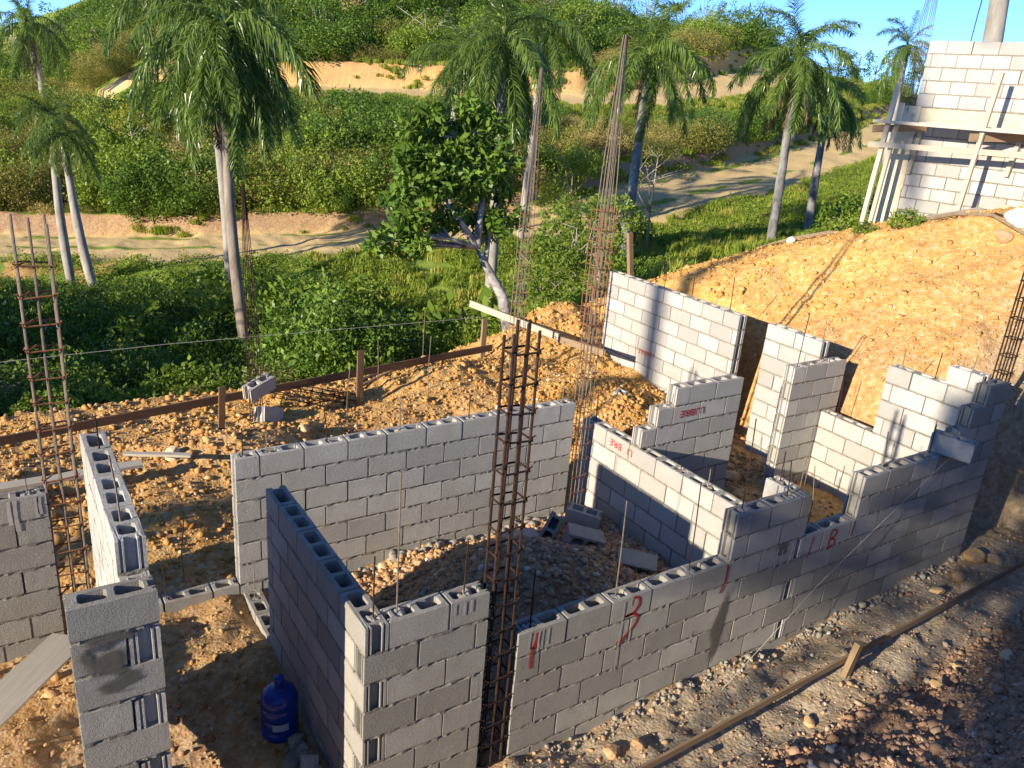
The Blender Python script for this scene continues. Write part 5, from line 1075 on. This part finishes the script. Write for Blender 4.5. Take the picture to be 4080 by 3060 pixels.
sky_spots = [(1395, 60, 90, 6.5, 2.4), (1470, 60, 92, 6.0, 2.2), (1520, 80, 90, 6.2, 2.0), (1560, 95, 90, 5.5, 1.8), (1600, 110, 92, 5.2, 1.6), (1655, 145, 95, 5.5, 1.7), (1700, 150, 95, 4.6, 1.5), (1850, 165, 92, 4.4, 1.6), (1890, 165, 92, 4.6, 1.5), (1925, 170, 92, 4.0, 1.4), (1985, 180, 95, 4.4, 1.5), (1540, 70, 94, 6.0, 1.6), (1810, 160, 95, 4.0, 1.4)]
places = ['tallest, at the hill shoulder', 'second from the hill shoulder', 'over the fenced field edge', 'above the climbing road bend', 'just before the road crest', 'at the road crest', 'past the road crest', 'left of the small far palm', 'right behind the small far palm', 'in front of the upper building corner', 'half hidden by the upper building', 'leaning over the road bend', 'between the two stained palms and the small far palm']
for i, ((dx, dy, d, hg, r_), pl) in enumerate(zip(sky_spots, places)):
    simple_tree('skyline_tree', 'thin sparse tree on the skyline, ' + pl, xy(dx, dy, d), hg, r_, 80 + i, M['leaf_deep'], 620, .22, gk, .09, 16, .42, M['bark'], z0=.35, aspect=1.8)
gh = 'trees on the hill above the upper road'
hill = [(40, 60, 84, 7.5, 3.2), (110, 30, 88, 7.5, 3.4), (20, 20, 92, 8, 3.4), (640, 40, 74, 5, 2.6), (700, 90, 68, 3.6, 2.0), (760, 70, 72, 4.5, 2.2), (850, 60, 74, 5.5, 2.6), (920, 90, 68, 4.2, 2.2), (1180, 60, 74, 5.5, 2.6), (1250, 90, 72, 5.0, 2.4), (1320, 60, 80, 6.0, 2.6), (330, 60, 78, 5.0, 2.6), (200, 90, 74, 4.6, 2.4), (560, 110, 66, 3.8, 2.0)]
hl = ['behind the distant palm crown', 'right of the distant palm crown', 'far behind the distant palm', 'left of the white hill trunk', 'low on the bank above the upper road', 'right below the white hill trunk', 'pale barked, beyond the white hill trunk', 'over the pink road cut', 'behind the arching palm', 'behind the tapering cages', 'at the foot of the skyline row', 'above the twin palms', 'above the distant palm', 'behind the big drooping palm']
for i, ((dx, dy, d, hg, r_), pl) in enumerate(zip(hill, hl)):
    simple_tree('hill_tree', 'bushy green tree on the hill, ' + pl, xy(dx, dy, d), hg, r_, 120 + i, [M['leaf_green'], M['leaf_deep'], M['leaf_olive']][i % 3], 2200, .26, gh, .12, 20, .7, z0=.3)

# trees beside the site, to the left of the picture, that throw the broken shade
gw = 'shade trees standing left of the site'
for i, (x, y, hg, r_, n, lab) in enumerate([(-15, -5.6, 9.0, 2.4, 12000, 'spreading tree on the bank left of the site'), (-18.5, -4.4, 9.0, 1.8, 5500, 'thin crowned tree left of the site'), (-23, -8.0, 11.5, 3.0, 11000, 'tallest shade tree left of the site')]):
    simple_tree('shade_tree', lab, (x, y), hg, r_, 150 + i, M['leaf_deep'], n, .22, gw, .14, 18, .55, M['bark'], z0=.35)
for i, (x, y, hg, r_, lab) in enumerate([(-13, 14.5, 8, 3.2, 'broad tree on the rim of the hollow'), (-16, 20, 9, 3.6, 'broad tree deeper along the hollow'), (-15, 10.0, 6.5, 2.4, 'broad tree near the end of the batter board')]):
    simple_tree('shade_tree', lab, (x, y), hg, r_, 160 + i, M['leaf_deep'], 5200, .26, gw, .16, 26, .8, M['bark'], z0=.25)
palm('tall palm left of the site throwing feathery shade', (-30, -.4, 0), (-30, -.4, 16.5), .16, .9, nf=(3, 6, 6, 0), seed=31)
for i, (x, y, hg, r_, lab) in enumerate([(-8.5, 11.5, 5.2, 1.9, 'low broad tree on the near rim of the hollow'), (-9.0, 14.2, 6.0, 2.1, 'leafy tree midway along the hollow rim'), (-8.6, 17.2, 6.0, 2.1, 'leafy tree at the far side of the hollow rim'), (-9.5, 20.0, 5.6, 2.0, 'low tree beyond the hollow rim')]):
    simple_tree('shade_tree', lab, (x, y), hg, r_, 170 + i, M['leaf_deep'], 6500, .22, gw, .16, 26, .75, M['bark'], z0=.2)
